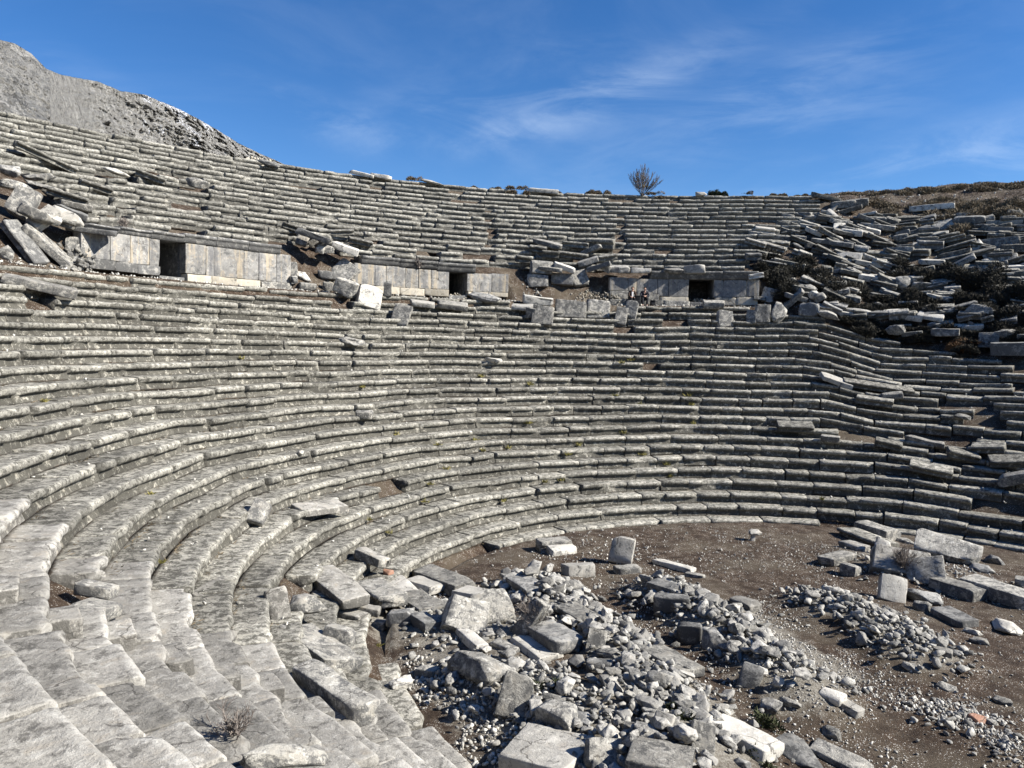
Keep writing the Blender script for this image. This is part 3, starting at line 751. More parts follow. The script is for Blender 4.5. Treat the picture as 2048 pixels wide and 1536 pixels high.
# ------------------------------------------------------------------ light, sky, camera
SUN_EL = math.radians(35); SUN_XY = np.array([.974, -.226])
def lighting():
    w = bpy.data.worlds.new('World'); SC.world = w; w.use_nodes = True; nt = w.node_tree; N = NB(nt)
    for n in list(nt.nodes): nt.nodes.remove(n)
    out = N.n('ShaderNodeOutputWorld'); bg = N.n('ShaderNodeBackground'); N.l(bg.outputs[0], out.inputs[0])
    sky = N.n('ShaderNodeTexSky', sky_type='NISHITA'); sky.sun_disc = False
    sky.sun_elevation = SUN_EL; sky.sun_rotation = math.atan2(SUN_XY[0], SUN_XY[1]); sky.altitude = 1600
    sky.air_density = 1.0; sky.dust_density = .1; sky.ozone_density = 3.0
    hs = N.n('ShaderNodeHueSaturation'); hs.inputs['Saturation'].default_value = 1.28; hs.inputs['Hue'].default_value = .507; N.l(sky.outputs[0], hs.inputs['Color'])
    bg.inputs["Strength"].default_value = .066
    # thin cirrus
    tc = N.n('ShaderNodeTexCoord'); g = tc.outputs['Generated']
    sep = N.n('ShaderNodeSeparateXYZ'); N.l(g, sep.inputs[0])
    az = N.math('ARCTAN2', sep.outputs[0], sep.outputs[1]); el = N.math('ARCSINE', sep.outputs[2])
    cm = N.n('ShaderNodeCombineXYZ'); N.l(az, cm.inputs[0]); N.l(el, cm.inputs[1])
    mp = N.n('ShaderNodeMapping'); N.l(cm.outputs[0], mp.inputs[0]); mp.inputs['Rotation'].default_value = (0, 0, math.radians(-16)); mp.inputs['Scale'].default_value = (2.2, 9, 1)
    st = N.noise(mp.outputs[0], 2.2, 8, .62, .9)
    mp2 = N.n('ShaderNodeMapping'); N.l(cm.outputs[0], mp2.inputs[0]); mp2.inputs['Rotation'].default_value = (0, 0, math.radians(12)); mp2.inputs['Scale'].default_value = (1.5, 4, 1)
    st2 = N.noise(mp2.outputs[0], 2.0, 7, .6, .5)
    def blob(x, y, sx_, sy_, rot):
        d = ray(x, y); a0 = math.atan2(d[0], d[1]); e0 = math.asin(d[2]); m_ = N.n('ShaderNodeMapping', vector_type='TEXTURE'); N.l(cm.outputs[0], m_.inputs[0])
        m_.inputs['Location'].default_value = (a0, e0, 0); m_.inputs['Rotation'].default_value = (0, 0, math.radians(rot)); m_.inputs['Scale'].default_value = (sx_/F_PX, sy_/F_PX, 1)
        ln = N.n('ShaderNodeVectorMath', operation='LENGTH'); N.l(m_.outputs[0], ln.inputs[0])
        return N.ramp(ln.outputs['Value'], 1.0, .0)
    def add_(a, b): return N.math('ADD', a, b)
    cl = N.math('MULTIPLY', blob(1230, 180, 460, 70, 18), .6)
    cl = add_(cl, N.math('MULTIPLY', blob(980, 240, 460, 110, 6), .4))
    cl = add_(cl, N.math('MULTIPLY', blob(640, 235, 260, 60, -14), .5))
    cl = add_(cl, N.math('MULTIPLY', blob(1120, 110, 260, 60, 5), .22))
    cl = add_(cl, N.math('MULTIPLY', blob(1600, 150, 420, 70, 16), .3))
    cl = add_(cl, N.math('MULTIPLY', blob(1950, 335, 620, 110, 8), .8))
    cl = add_(cl, N.math('MULTIPLY', blob(1500, 260, 600, 110, 12), .4))
    cl = add_(cl, N.math('MULTIPLY', blob(150, 140, 200, 50, -20), .2))
    den = N.math('MULTIPLY', cl, N.ramp(add_(N.math('MULTIPLY', st, .6), N.math('MULTIPLY', st2, .4)), .40, .66))
    den = add_(den, N.math('MULTIPLY', N.ramp(st2, .42, .75), .16))
    c = N.mix(N.math('MULTIPLY', den, .36), hs.outputs[0], (6.0, 7.0, 8.2))
    N.l(c, bg.inputs['Color'])
    l = bpy.data.lights.new('sun', 'SUN'); l.energy = 5.0; l.angle = math.radians(.53); l.color = (1.0, .945, .86)
    o = bpy.data.objects.new('sun', l); COL.objects.link(o)
    d = Vector((-SUN_XY[0]*math.cos(SUN_EL), -SUN_XY[1]*math.cos(SUN_EL), -math.sin(SUN_EL)))
    o.rotation_euler = d.to_track_quat('-Z', 'Y').to_euler(); o.location = (30, -20, 40)
    cam = bpy.data.cameras.new('camera'); co = bpy.data.objects.new('camera', cam); COL.objects.link(co)
    cam.sensor_width = 36; cam.lens = 36*F_PX/2048; cam.clip_end = 9000; cam.clip_start = .05
    m = Matrix.Identity(4)
    for i in range(3):
        m[i][0], m[i][1], m[i][2], m[i][3] = RIGHT[i], UPV[i], -FWD[i], ORIG[i]
    co.matrix_world = m; SC.camera = co
    SC.view_settings.view_transform = 'Standard'; SC.view_settings.look = 'None'; SC.view_settings.gamma = 1; SC.view_settings.exposure = 1.22
    SC.cycles.max_bounces = 4; SC.cycles.diffuse_bounces = 2; SC.cycles.glossy_bounces = 1
lighting()

# ------------------------------------------------------------------ loose blocks
MATS = dict(b='block', p='pale', d='dark', w='worn', k='pink', s='seat_up')
TONE = dict(b='grey', p='pale', d='dark lichened', w='smooth grey', k='reddish', s='weathered')

def slope_frame(P, span=.5):
    e = span
    gx = (ground(np.array([P[0]+e]), np.array([P[1]]))-ground(np.array([P[0]-e]), np.array([P[1]])))[0]/(2*e)
    gy = (ground(np.array([P[0]]), np.array([P[1]+e]))-ground(np.array([P[0]]), np.array([P[1]-e])))[0]/(2*e)
    n = np.array([-gx, -gy, 1.0]); return n/np.linalg.norm(n)

SEEDS = [5000]; BLOCKS = []
def loose(x, y, w, h, t=0, mode='lie', m='b', kind='box', label=None, group=None, name=None, yaw=None, H=None, Wd_=None, phi=None, align=.35, sink=.09, T=None):
    SEEDS[0] += 1; sd = SEEDS[0]; r_ = np.random.default_rng(sd)
    P, dist = hit(x, y+h*.30); k = dist/F_PX
    d = P-ORIG; dep = math.atan2(-d[2], math.hypot(d[0], d[1])); sd_, cd = math.sin(dep), math.cos(dep)
    e2 = np.array([d[0], d[1], 0]); e2 /= np.linalg.norm(e2); e1 = np.array([e2[1], -e2[0], 0]); up = np.array([0, 0, 1.0])
    tr = math.radians(t)
    if mode == 'lie':
        vis = h*k; Limg = w*k/max(math.cos(tr), .35)
        if t and dep > .2:
            ps = math.atan2(math.tan(tr), sd_); L = Limg/math.sqrt(math.cos(ps)**2+(math.sin(ps)*sd_)**2); yw = -ps
            vis = min(vis, .55*Limg+.2); tilt = 0
        else:
            L = Limg; yw = math.radians(r_.uniform(-14, 14)); tilt = -tr
            if t: vis = max(.2, (h*k-abs(math.sin(tr))*L)/math.cos(tr)) if h*k > abs(math.sin(tr))*L+.2 else .3
        if yaw is not None: yw = math.radians(yaw)
        Wd = float(np.clip(.55*L, .35, .85))
        if H is None:
            H = (vis-Wd*max(sd_, 0))/cd
            if H < .2: H = .2; Wd = float(np.clip((vis-H*cd)/max(sd_, .12), .3, 1.4))
            H = min(H, max(.6, .75*L))
        if Wd_: Wd = Wd_
        a = e1*math.cos(yw)+e2*math.sin(yw); b_ = -e1*math.sin(yw)+e2*math.cos(yw)
        n = up*(1-align)+slope_frame(P)*align; n /= np.linalg.norm(n)
        a = a-n*(a @ n); a /= np.linalg.norm(a); b_ = np.cross(n, a)
        if tilt:
            a2 = a*math.cos(tilt)+n*math.sin(tilt); n = -a*math.sin(tilt)+n*math.cos(tilt); a = a2
        rl = r_.normal(0, .07); b2 = b_*math.cos(rl)+n*math.sin(rl); n = np.cross(a, b2); b_ = b2
        R_ = np.stack([a, b_, n], 1); dims = (L, Wd, H)
        fp = np.array([P+a*u*L*.4+b_*v*Wd*.4 for u in (-1, 0, 1) for v in (-1, 0, 1)]); sz = surface(fp[:, 0], fp[:, 1])
        zb = float(np.percentile(sz, 60))
        c = np.array([P[0], P[1], zb])+n*(H/2)-up*sink
        if tilt: c = c+up*abs(math.sin(tilt))*L*.22
    else:                                # lean: a slab or block standing on edge, face to the viewer
        ph = math.radians(r_.uniform(18, 34) if phi is None else phi)
        L = w*k; Hh = h*k/max(.3, math.cos(ph-dep)); T = (.22 if Hh < 1 else .32) if T is None else T
        yw = math.radians(r_.uniform(-18, 18) if yaw is None else yaw)
        f = -(e2*math.cos(yw)-e1*math.sin(yw)); side = np.cross(up, f)*-1; side = -side
        side = np.array([-f[1], f[0], 0])
        hgt = up*math.cos(ph)-f*math.sin(ph); nn = np.cross(side, hgt)
        s2 = side*math.cos(tr)-hgt*math.sin(tr); h2 = side*math.sin(tr)+hgt*math.cos(tr)
        R_ = np.stack([s2, nn, h2], 1); dims = (L, T, Hh)
        if np.linalg.det(R_) < 0: R_[:, 1] *= -1
        Pb, _ = hit(x, y+h*.47)
        c = Pb+h2*(Hh/2)-up*.05+e2*T*.3
    step = float(np.clip(dist*.007, .05, .16))
    if kind == 'seat':
        V, Fc = fallen_seat(dims[0], sd, max(dims[1], .6))
        V[:, 2] *= max(dims[2], .34)/.5
    elif kind == 'rock':
        V, Fc = rock(sd, 3, 13, (dims[0]*.56, dims[1]*.56, dims[2]*.6), .07)
    else:
        V, Fc = rbox(*dims, sd, rad=.02+.03*r_.random(), step=step, chips=int(r_.integers(4, 10)), amp=.024, chip=.32, taper=.09)
    nm = name or {'seat': 'fallen_seat_block', 'rock': 'boulder', 'box': 'fallen_slab' if min(dims) < .3 else 'stone_block'}[kind]
    me = mesh_np(nm, V, Fc); me.materials.append(M[MATS[m]])
    o = bpy.data.objects.new(nm, me); COL.objects.link(o)
    o.matrix_world = Matrix.LocRotScale(Vector(c), Matrix(R_.tolist()).to_quaternion(), None)
    BLOCKS.append((c[0], c[1], .45*math.sqrt(dims[0]*dims[1])))
    if label: tag(o, label, 'stone block', group)
    return o, dims

def describe(dims, t, mode, m, kind):
    L = max(dims); th = min(dims)
    if kind == 'seat': s = 'moulded seat'
    elif kind == 'rock': s = 'rough boulder'
    elif th < .3 and L > .7: s = 'thin slab'
    elif L/sorted(dims)[1] > 1.9: s = 'long block'
    else: s = 'squarish block'
    size = 'large ' if L > 1.5 else 'small ' if L < .65 else ''
    pose = ' upright' if mode == 'lean' else ' sloping right' if t > 8 else ' sloping left' if t < -8 else ''
    return f'{size}{TONE[m]} {s}{pose}'

def zone(rows, where, group):
    """rows: (x, y, w, h, t, mode, m, kind[, label]); labels are told apart by look and by their order from the left"""
    rows = sorted(rows, key=lambda q: q[0]); n = len(rows)
    for i, q in enumerate(rows):
        x, y, w, h, t, mode, m, kind = q[:8]; kw = q[9] if len(q) > 9 else {}
        o, dims = loose(x, y, w, h, t, mode, m, kind, **kw)
        lab = q[8] if len(q) > 8 and q[8] else None
        if not lab:
            pos = 'leftmost' if i == 0 else 'rightmost' if i == n-1 else ORD[i+1]+' from left' if i < 24 else ORD[n-i]+' from right'
            lab = f'{describe(dims, t, mode, m, kind)} {where}, {pos}'
        if len(lab.split()) > 16: lab = lab.replace(' block', '').replace('the ', '')
        tag(o, lab, 'boulder' if kind == 'rock' else 'stone block', group, 'thing')

lie, lean = 'lie', 'lean'
# left side of the orchestra, beside the foot of the curved rows
zone([(671, 1166, 78, 40, 28, lie, 'w', 'box', 'smooth bluish slab lying tilted on white chips below the broken seat end'),
 (740, 1111, 52, 28, 12, lie, 'w', 'box'), (748, 1134, 56, 14, 10, lie, 'w', 'box'), (755, 1178, 48, 32, 40, lie, 'b', 'seat'),
 (800, 1186, 46, 34, 42, lie, 'p', 'box'), (852, 1176, 56, 30, 18, lie, 'p', 'box', 'bright cream block lying among the tumbled blocks at the left of the orchestra'),
 (886, 1161, 88, 38, 22, lie, 'b', 'box'), (956, 1186, 72, 34, 14, lie, 'p', 'box'), (842, 1200, 52, 36, 35, lie, 'b', 'box'), (902, 1208, 44, 22, 12, lie, 'b', 'box')],
 'at upper left of orchestra', 'blocks tumbled in the left of the orchestra')
zone([(922, 1238, 84, 66, 24, lean, 'b', 'box', 'big grey slab tipped back with its broad face showing, centre of the left heap', dict(phi=50, T=.4)),
 (995, 1222, 78, 58, -14, lean, 'b', 'box', 'broad grey slab leaning beside the big tipped slab, dark gap at its right', dict(phi=45, T=.45)),
 (1038, 1236, 30, 84, 24, lean, 'b', 'box', 'tall narrow slab leaning right next to a twiggy bush', dict(phi=20, yaw=-35)),
 (802, 1232, 56, 36, 4, lie, 'd', 'box'), (850, 1240, 34, 34, 30, lie, 'd', 'box'), (725, 1212, 62, 22, 8, lie, 'w', 'box'), (690, 1222, 66, 26, 10, lie, 'w', 'box'),
 (617, 1236, 82, 50, -8, lie, 'b', 'rock'), (632, 1290, 92, 56, 30, lie, 'b', 'box'), (674, 1274, 52, 46, 8, lie, 'b', 'box'),
 (668, 1368, 112, 84, 36, lie, 'b', 'box', 'very long slab raised beside the worn treads with a dark shadowed flank', dict(H=.34, align=.1, Wd_=.45)),
 (563, 1212, 40, 58, -12, lean, 'w', 'box', 'small upright grey slab standing at the broken ends of the lowest rows', dict(phi=30)),
 (1071, 1289, 58, 36, 32, lie, 'p', 'box'), (1108, 1276, 62, 52, 28, lie, 'd', 'box'), (962, 1330, 112, 72, 22, lie, 'b', 'rock', 'biggest rounded boulder, lying across the left rubble'),
 (941, 1276, 44, 18, 38, lie, 'p', 'box'), (803, 1360, 46, 36, -10, lie, 'p', 'rock', 'cream angular stone casting a dark shadow on a worn tread'),
 (775, 1142, 22, 17, 5, lie, 'k', 'rock', 'small reddish stone among white chips left of the orchestra'), (757, 1245, 30, 22, 10, lie, 'b', 'box'), (905, 1318, 34, 22, 20, lie, 'p', 'rock'), (855, 1340, 36, 22, 12, lie, 'b', 'box')],
 'on the left orchestra rubble', 'blocks tumbled in the left of the orchestra')
# middle
zone([(1108, 1089, 58, 34, -6, lie, 'b', 'seat'), (1124, 1098, 50, 26, -8, lie, 'p', 'box'),
 (1240, 1104, 42, 52, 8, lean, 'p', 'box', 'upright broken stone with a pointed top standing on the bare soil', dict(phi=12, T=.4)),
 (1254, 1138, 46, 24, -6, lie, 'b', 'box', 'low block at the foot of the upright pointed stone'), (1158, 1140, 56, 34, -6, lie, 'p', 'box'),
 (1348, 1128, 72, 18, 10, lie, 'p', 'box'), (1390, 1149, 36, 16, 6, lie, 'b', 'box'), (1329, 1172, 48, 28, 14, lie, 'd', 'box'), (1346, 1206, 64, 38, 2, lie, 'd', 'box', 'dark flat-topped block on the second rubble heap'),
 (1380, 1270, 46, 44, 0, lie, 'd', 'box'), (1422, 1284, 50, 44, 10, lean, 'd', 'rock'), (1492, 1208, 40, 28, 16, lie, 'w', 'box'), (1158, 1222, 52, 38, 28, lie, 'b', 'box'),
 (1188, 1284, 36, 46, 10, lean, 'b', 'box'), (1222, 1303, 52, 34, 10, lie, 'b', 'rock'), (1201, 1326, 50, 30, 2, lie, 'd', 'box'), (1054, 1165, 42, 30, 30, lie, 'd', 'box'),
 (1338, 1316, 82, 42, 22, lie, 'b', 'box', 'broad grey slab between the first and second rubble heaps'), (1494, 1356, 36, 46, 12, lean, 'd', 'box'), (1455, 1290, 40, 22, 12, lie, 'b', 'rock'),
 (1544, 1412, 46, 34, 10, lie, 'b', 'rock'), (1580, 1402, 36, 26, 10, lie, 'b', 'rock'), (1130, 1215, 34, 30, 20, lie, 'b', 'rock'), (1010, 1290, 40, 24, 20, lie, 'b', 'box'), (1262, 1352, 40, 26, 10, lie, 'b', 'rock')],
 'on the central rubble heaps', 'blocks lying on the central rubble heaps')
# front
zone([(1018, 1405, 58, 80, 14, lean, 'b', 'box', 'tilted slab streaked by a deep shadow at the front of the rubble', dict(phi=35, T=.4)), (1096, 1492, 128, 82, 14, lie, 'p', 'box', 'huge pale slab lying flat at the bottom edge of the rubble', dict(H=.3, Wd_=1.2)),
 (1111, 1391, 68, 32, 6, lie, 'b', 'rock'), (1118, 1434, 62, 56, 20, lie, 'b', 'box'), (1158, 1432, 58, 38, 20, lie, 'd', 'rock'), (1321, 1450, 38, 40, 8, lean, 'p', 'box', 'small cream block standing upright in the grey rubble'),
 (1484, 1471, 106, 52, 14, lie, 'p', 'box', 'big pale flat block lying at the right foot of the rubble'), (1403, 1484, 44, 54, 8, lean, 'b', 'box'), (1322, 1514, 112, 44, 4, lie, 'b', 'box', None, dict(H=.28, Wd_=.8)), (1214, 1514, 78, 52, 10, lean, 'b', 'box', None, dict(phi=45)),
 (1484, 1524, 32, 26, 4, lie, 'd', 'rock'), (1590, 1488, 92, 44, 30, lie, 'd', 'rock', 'long dark rough boulder right of the big pale flat block'), (1678, 1512, 86, 36, 14, lie, 'b', 'box', 'flat rectangular block alone on the brown soil at the bottom edge'),
 (1666, 1464, 38, 28, 12, lie, 'b', 'rock'), (1693, 1412, 46, 18, 12, lie, 'p', 'box'), (1664, 1391, 36, 14, 10, lie, 'p', 'box'), (1260, 1452, 44, 28, 10, lie, 'b', 'rock'), (1445, 1415, 32, 24, 10, lie, 'b', 'rock'), (560, 1516, 190, 56, -6, lie, 'b', 'rock', 'big rough grey boulder at the bottom edge beside the worn treads', dict(sink=.02))],
 'at the front of the rubble', 'blocks at the front of the orchestra')
# right
zone([(1755, 1062, 52, 38, 12, lie, 'b', 'box', 'pale speckled block leaning on the lowest seat at the right', dict(H=.55)), (1730, 1077, 72, 26, 18, lie, 's', 'seat'), (1709, 1092, 36, 20, 12, lie, 'w', 'box'), (1772, 1098, 26, 36, -20, lean, 'p', 'rock'),
 (1891, 1106, 96, 40, 10, lean, 'b', 'box', 'huge grey block tipped back, largest at the right of the orchestra', dict(phi=52, T=.75, yaw=6)), (1800, 1130, 96, 44, 8, lean, 'w', 'box', 'big flat slab under a bare bush, right of the orchestra', dict(phi=58, T=.35, yaw=8)),
 (1856, 1147, 58, 48, -20, lean, 'b', 'box', None, dict(phi=40)), (1675, 1115, 42, 24, -16, lie, 'b', 'box'), (1700, 1140, 28, 34, 8, lie, 'b', 'box'), (1914, 1175, 70, 32, 8, lie, 'b', 'box'), (1999, 1186, 98, 38, 10, lie, 'b', 'box', 'long block lying end to end with another near the right edge'),
 (1783, 1182, 44, 46, 10, lean, 'p', 'box', 'white slab leaning at the top of the right-hand rubble heap', dict(phi=35)), (1838, 1186, 70, 34, 8, lie, 'd', 'rock'), (1844, 1214, 30, 26, 4, lie, 'b', 'rock'), (1907, 1232, 46, 28, 20, lie, 'd', 'box'), (1959, 1280, 32, 22, 4, lie, 'b', 'rock'), (1945, 1262, 30, 18, 4, lie, 'b', 'rock'),
 (2011, 1252, 32, 28, 30, lie, 'p', 'rock'), (1821, 1331, 32, 22, 10, lie, 'b', 'rock', 'lone rounded stone on bare soil below the right-hand heap'), (1954, 1434, 26, 26, 10, lie, 'k', 'rock', 'pinkish angular stone at the right edge of the orchestra'), (1978, 1436, 26, 26, 20, lie, 'b', 'rock'), (1884, 1302, 32, 12, 0, lie, 'w', 'box'), (2042, 1166, 20, 24, 0, lie, 'b', 'box'), (2005, 1400, 30, 18, 5, lie, 'b', 'rock'), (1890, 1370, 30, 18, 5, lie, 'b', 'rock'), (1810, 1080, 30, 14, 10, lie, 'b', 'rock'), (1955, 1133, 44, 22, 14, lie, 'd', 'rock'), (1990, 1120, 32, 20, 10, lie, 'd', 'rock')],
 'on the right of the orchestra', 'blocks on the right of the orchestra')
# gap between the first and second gallery walls
zone([(687, 580, 44, 34, 12, lie, 'b', 'box', 'big block with a dark left face, above the toppled white-faced block', dict(H=.8)), (735, 597, 50, 44, 14, lean, 'p', 'box', 'toppled block with a broad pale face, resting on the seats below the gap', dict(phi=25, T=.7)),
 (797, 632, 34, 42, 10, lean, 'b', 'box', 'single slab leaning on the seats below the second wall', dict(phi=22, T=.35)), (588, 572, 15, 14, 0, lie, 'd', 'box'), (614, 574, 34, 12, 0, lie, 'b', 'box'), (655, 576, 20, 17, 0, lie, 'b', 'box'),
 (672, 541, 46, 40, 35, lean, 'b', 'box', None, dict(T=.3)), (608, 554, 40, 17, 0, lie, 'p', 'rock'), (655, 557, 44, 18, 4, lie, 'd', 'rock'), (640, 530, 14, 14, 0, lie, 'p', 'box'), (649, 535, 34, 9, -8, lie, 'b', 'box'), (650, 543, 30, 16, 0, lie, 'p', 'rock'),
 (775, 579, 15, 28, 0, lean, 'd', 'box', 'small upright dark-sided post stone at the foot of the second wall', dict(phi=4, T=.4)), (626, 509, 62, 18, 6, lie, 'd', 'box', 'lintel block over a dark hole between the first two walls', dict(sink=-.55)), (690, 518, 50, 16, 4, lie, 'p', 'box', 'clean white rectangular slab under a cornice between two walls', dict(sink=-.1)),
 (583, 546, 22, 40, 0, lean, 'b', 'box', None, dict(phi=8)), (612, 470, 34, 16, 8, lie, 'w', 'box'), (648, 484, 28, 22, -35, lie, 's', 'seat'), (630, 487, 14, 18, -40, lie, 'b', 'box'), (672, 473, 66, 12, -8, lie, 's', 'seat'), (600, 478, 22, 22, 20, lean, 'w', 'box'), (720, 487, 46, 14, 6, lie, 's', 'seat'), (586, 460, 40, 14, 10, lie, 's', 'seat')],
 'in the gap between walls', 'blocks fallen in the gap between the first two gallery walls')
# slabs in front of the gallery walls
zone([(1075, 602, 58, 18, 3, lie, 'p', 'box', 'white rectangular block lying in front of the white rubble packing'), (1046, 614, 46, 13, -2, lie, 'p', 'box'), (1083, 631, 42, 36, 6, lean, 'b', 'box', None, dict(phi=20)), (1141, 618, 62, 34, 2, lean, 'b', 'box', 'widest upright panel of a pair standing on the seats', dict(phi=12)),
 (1196, 618, 46, 36, 2, lean, 'b', 'box', 'grey panel standing just right of the widest upright panel', dict(phi=12)), (1239, 632, 24, 34, 10, lean, 'b', 'box', None, dict(phi=18)), (1259, 620, 24, 36, 8, lean, 'b', 'box', 'tall slab leaning on the seats below the seated people', dict(phi=15)), (1451, 638, 31, 32, 0, lean, 'b', 'box', 'square slab standing alone below the third wall', dict(phi=12)),
 (1502, 634, 18, 26, 0, lean, 'b', 'box', None, dict(phi=12)), (1525, 628, 28, 34, 0, lean, 'b', 'box', None, dict(phi=10)), (1558, 626, 33, 36, 4, lean, 'b', 'rock', 'pointed pentagonal slab standing at the end of the third wall', dict(phi=15)), (1387, 607, 40, 16, 0, lie, 'p', 'box'), (1427, 610, 40, 14, 0, lie, 'b', 'box'), (1060, 633, 20, 20, 0, lie, 'd', 'box'), (968, 598, 68, 18, 2, lie, 'd', 'rock'), (845, 612, 48, 11, 2, lie, 'p', 'box'), (905, 614, 60, 12, 2, lie, 'b', 'box'), (1345, 603, 46, 12, 0, lie, 'b', 'rock'), (700, 690, 40, 13, 0, lie, 'b', 'rock'), (985, 726, 40, 9, 4, lie, 'p', 'rock')],
 'before the gallery walls', 'slabs toppled in front of the gallery walls')
zone([(1083, 534, 44, 26, 2, lean, 'b', 'box', 'upright panel block above the white rubble packing', dict(phi=8, T=.5)), (1075, 561, 42, 24, 0, lean, 'b', 'box', None, dict(phi=5, T=.4)), (1124, 558, 44, 22, 2, lean, 'd', 'box', None, dict(phi=8, T=.5)), (1127, 544, 42, 10, 12, lie, 'p', 'box'), (1164, 556, 32, 28, -12, lean, 'b', 'box', None, dict(phi=25)),
 (1177, 531, 38, 20, -22, lie, 'b', 'box'), (1199, 540, 40, 18, -32, lie, 'd', 'box'), (1235, 538, 42, 12, 0, lie, 'b', 'box'), (1248, 548, 22, 10, 0, lie, 'b', 'box'), (1281, 549, 40, 10, 0, lie, 'p', 'box'), (1210, 566, 16, 16, 10, lie, 'b', 'box'), (1100, 575, 46, 8, 0, lie, 'b', 'box'), (1200, 495, 54, 20, 0, lie, 's', 'seat'), (1150, 500, 52, 14, 2, lie, 's', 'seat'), (1095, 497, 56, 14, 10, lie, 'w', 'box'), (1145, 515, 60, 16, 4, lie, 's', 'seat'), (1100, 517, 34, 16, 2, lie, 's', 'seat'), (1046, 520, 30, 16, 4, lie, 's', 'seat'), (1075, 508, 34, 14, 4, lie, 's', 'seat'), (1185, 512, 36, 14, -28, lie, 'b', 'box'), (1215, 520, 36, 13, -10, lie, 's', 'seat')],
 'above the white packing', 'blocks slipped from the upper tier above the white packing')
# far left heap
zone([(30, 405, 40, 48, 26, lean, 'b', 'box', 'large leaning slab beside a black gap at the left edge', dict(phi=15, T=.4)), (40, 494, 66, 40, 40, lie, 'd', 'seat', 'long dark moulded block sliding steeply at the left edge', dict(yaw=-30)), (92, 503, 78, 34, 34, lie, 'b', 'box', 'long pale block sliding down just right of the dark moulded one'), (64, 464, 66, 38, 12, lie, 'b', 'rock'), (128, 465, 56, 34, 10, lie, 'p', 'rock'), (25, 374, 54, 24, 4, lie, 'b', 'rock'),
 (90, 326, 92, 20, 16, lie, 's', 'seat'), (82, 358, 52, 24, -12, lie, 'b', 'rock'), (92, 383, 62, 16, 6, lie, 'b', 'rock'), (134, 399, 62, 15, 8, lie, 's', 'seat'), (152, 415, 50, 14, 4, lie, 'w', 'box'), (143, 432, 46, 22, 14, lie, 'd', 'box'), (117, 489, 52, 14, 2, lie, 's', 'seat'), (10, 512, 26, 26, 0, lie, 'b', 'rock'), (15, 345, 40, 22, 4, lie, 'd', 'rock'), (98, 445, 34, 20, 12, lie, 'p', 'box'), (62, 430, 26, 42, 40, lean, 'p', 'box'), (150, 500, 30, 40, 0, lean, 'b', 'box', None, dict(phi=6)), (185, 521, 78, 16, 5, lie, 'd', 'box'), (190, 375, 50, 13, 8, lie, 's', 'seat'), (230, 345, 44, 18, 12, lie, 'p', 'rock'), (300, 356, 48, 14, 12, lie, 's', 'seat'), (395, 368, 44, 22, 6, lie, 'b', 'rock')],
 'at slipped left end of seats', 'blocks slipped at the left end of the upper tier')
# crest
zone([(580, 322, 52, 13, 6, lie, 'p', 'box'), (628, 331, 24, 9, 6, lie, 'p', 'box'), (656, 337, 34, 12, 4, lie, 'p', 'box'), (724, 350, 44, 11, 6, lie, 'p', 'box'), (762, 356, 40, 10, 4, lie, 'p', 'box'), (864, 363, 52, 13, 8, lie, 'p', 'rock'), (1088, 382, 56, 9, 2, lie, 'p', 'box'), (1253, 385, 9, 8, 0, lie, 'p', 'rock'), (1400, 389, 26, 9, 0, lie, 'p', 'rock'), (455, 302, 50, 12, 12, lie, 'b', 'box'), (345, 286, 40, 12, 10, lie, 'b', 'rock'), (540, 332, 50, 14, 4, lie, 'd', 'rock')],
 'on the crest', 'loose blocks along the crest')
# collapsed right slope, four bands
zone([(1653, 397, 50, 11, 16, lie, 's', 'box'), (1687, 411, 42, 15, -4, lie, 'b', 'box'), (1715, 407, 36, 18, -8, lie, 'b', 'box', 'broad flat-topped block at the upper corner of the collapsed slope'), (1660, 416, 9, 14, 30, lean, 'b', 'box'), (1680, 430, 9, 24, -35, lean, 'p', 'box'), (1702, 424, 38, 17, -20, lie, 'w', 'box'), (1665, 441, 58, 12, 14, lie, 's', 'box'), (1630, 453, 56, 14, 8, lie, 'p', 'box'),
 (1678, 457, 36, 26, 6, lean, 'p', 'rock', 'pale diamond-shaped slab facing up on the collapsed slope', dict(phi=45)), (1725, 442, 34, 10, 2, lie, 's', 'seat'), (1736, 430, 28, 10, -10, lie, 'p', 'box'), (1773, 436, 32, 11, 2, lie, 's', 'seat'), (1815, 438, 54, 8, 0, lie, 's', 'box'), (1863, 416, 70, 10, 0, lie, 'p', 'box', 'long flat pale slab set in the scrub near the hilltop'), (1883, 435, 46, 10, -3, lie, 'd', 'box'), (1940, 441, 46, 13, 2, lie, 'd', 'box'), (1885, 452, 40, 24, 0, lean, 'b', 'rock'), (2008, 447, 52, 8, 0, lie, 'p', 'box'), (2010, 457, 48, 11, 2, lie, 's', 'seat'), (1755, 444, 30, 12, 0, lie, 's', 'box'), (1745, 452, 40, 8, 4, lie, 'b', 'box')],
 'in top band of collapsed slope', 'blocks on the collapsed right slope')
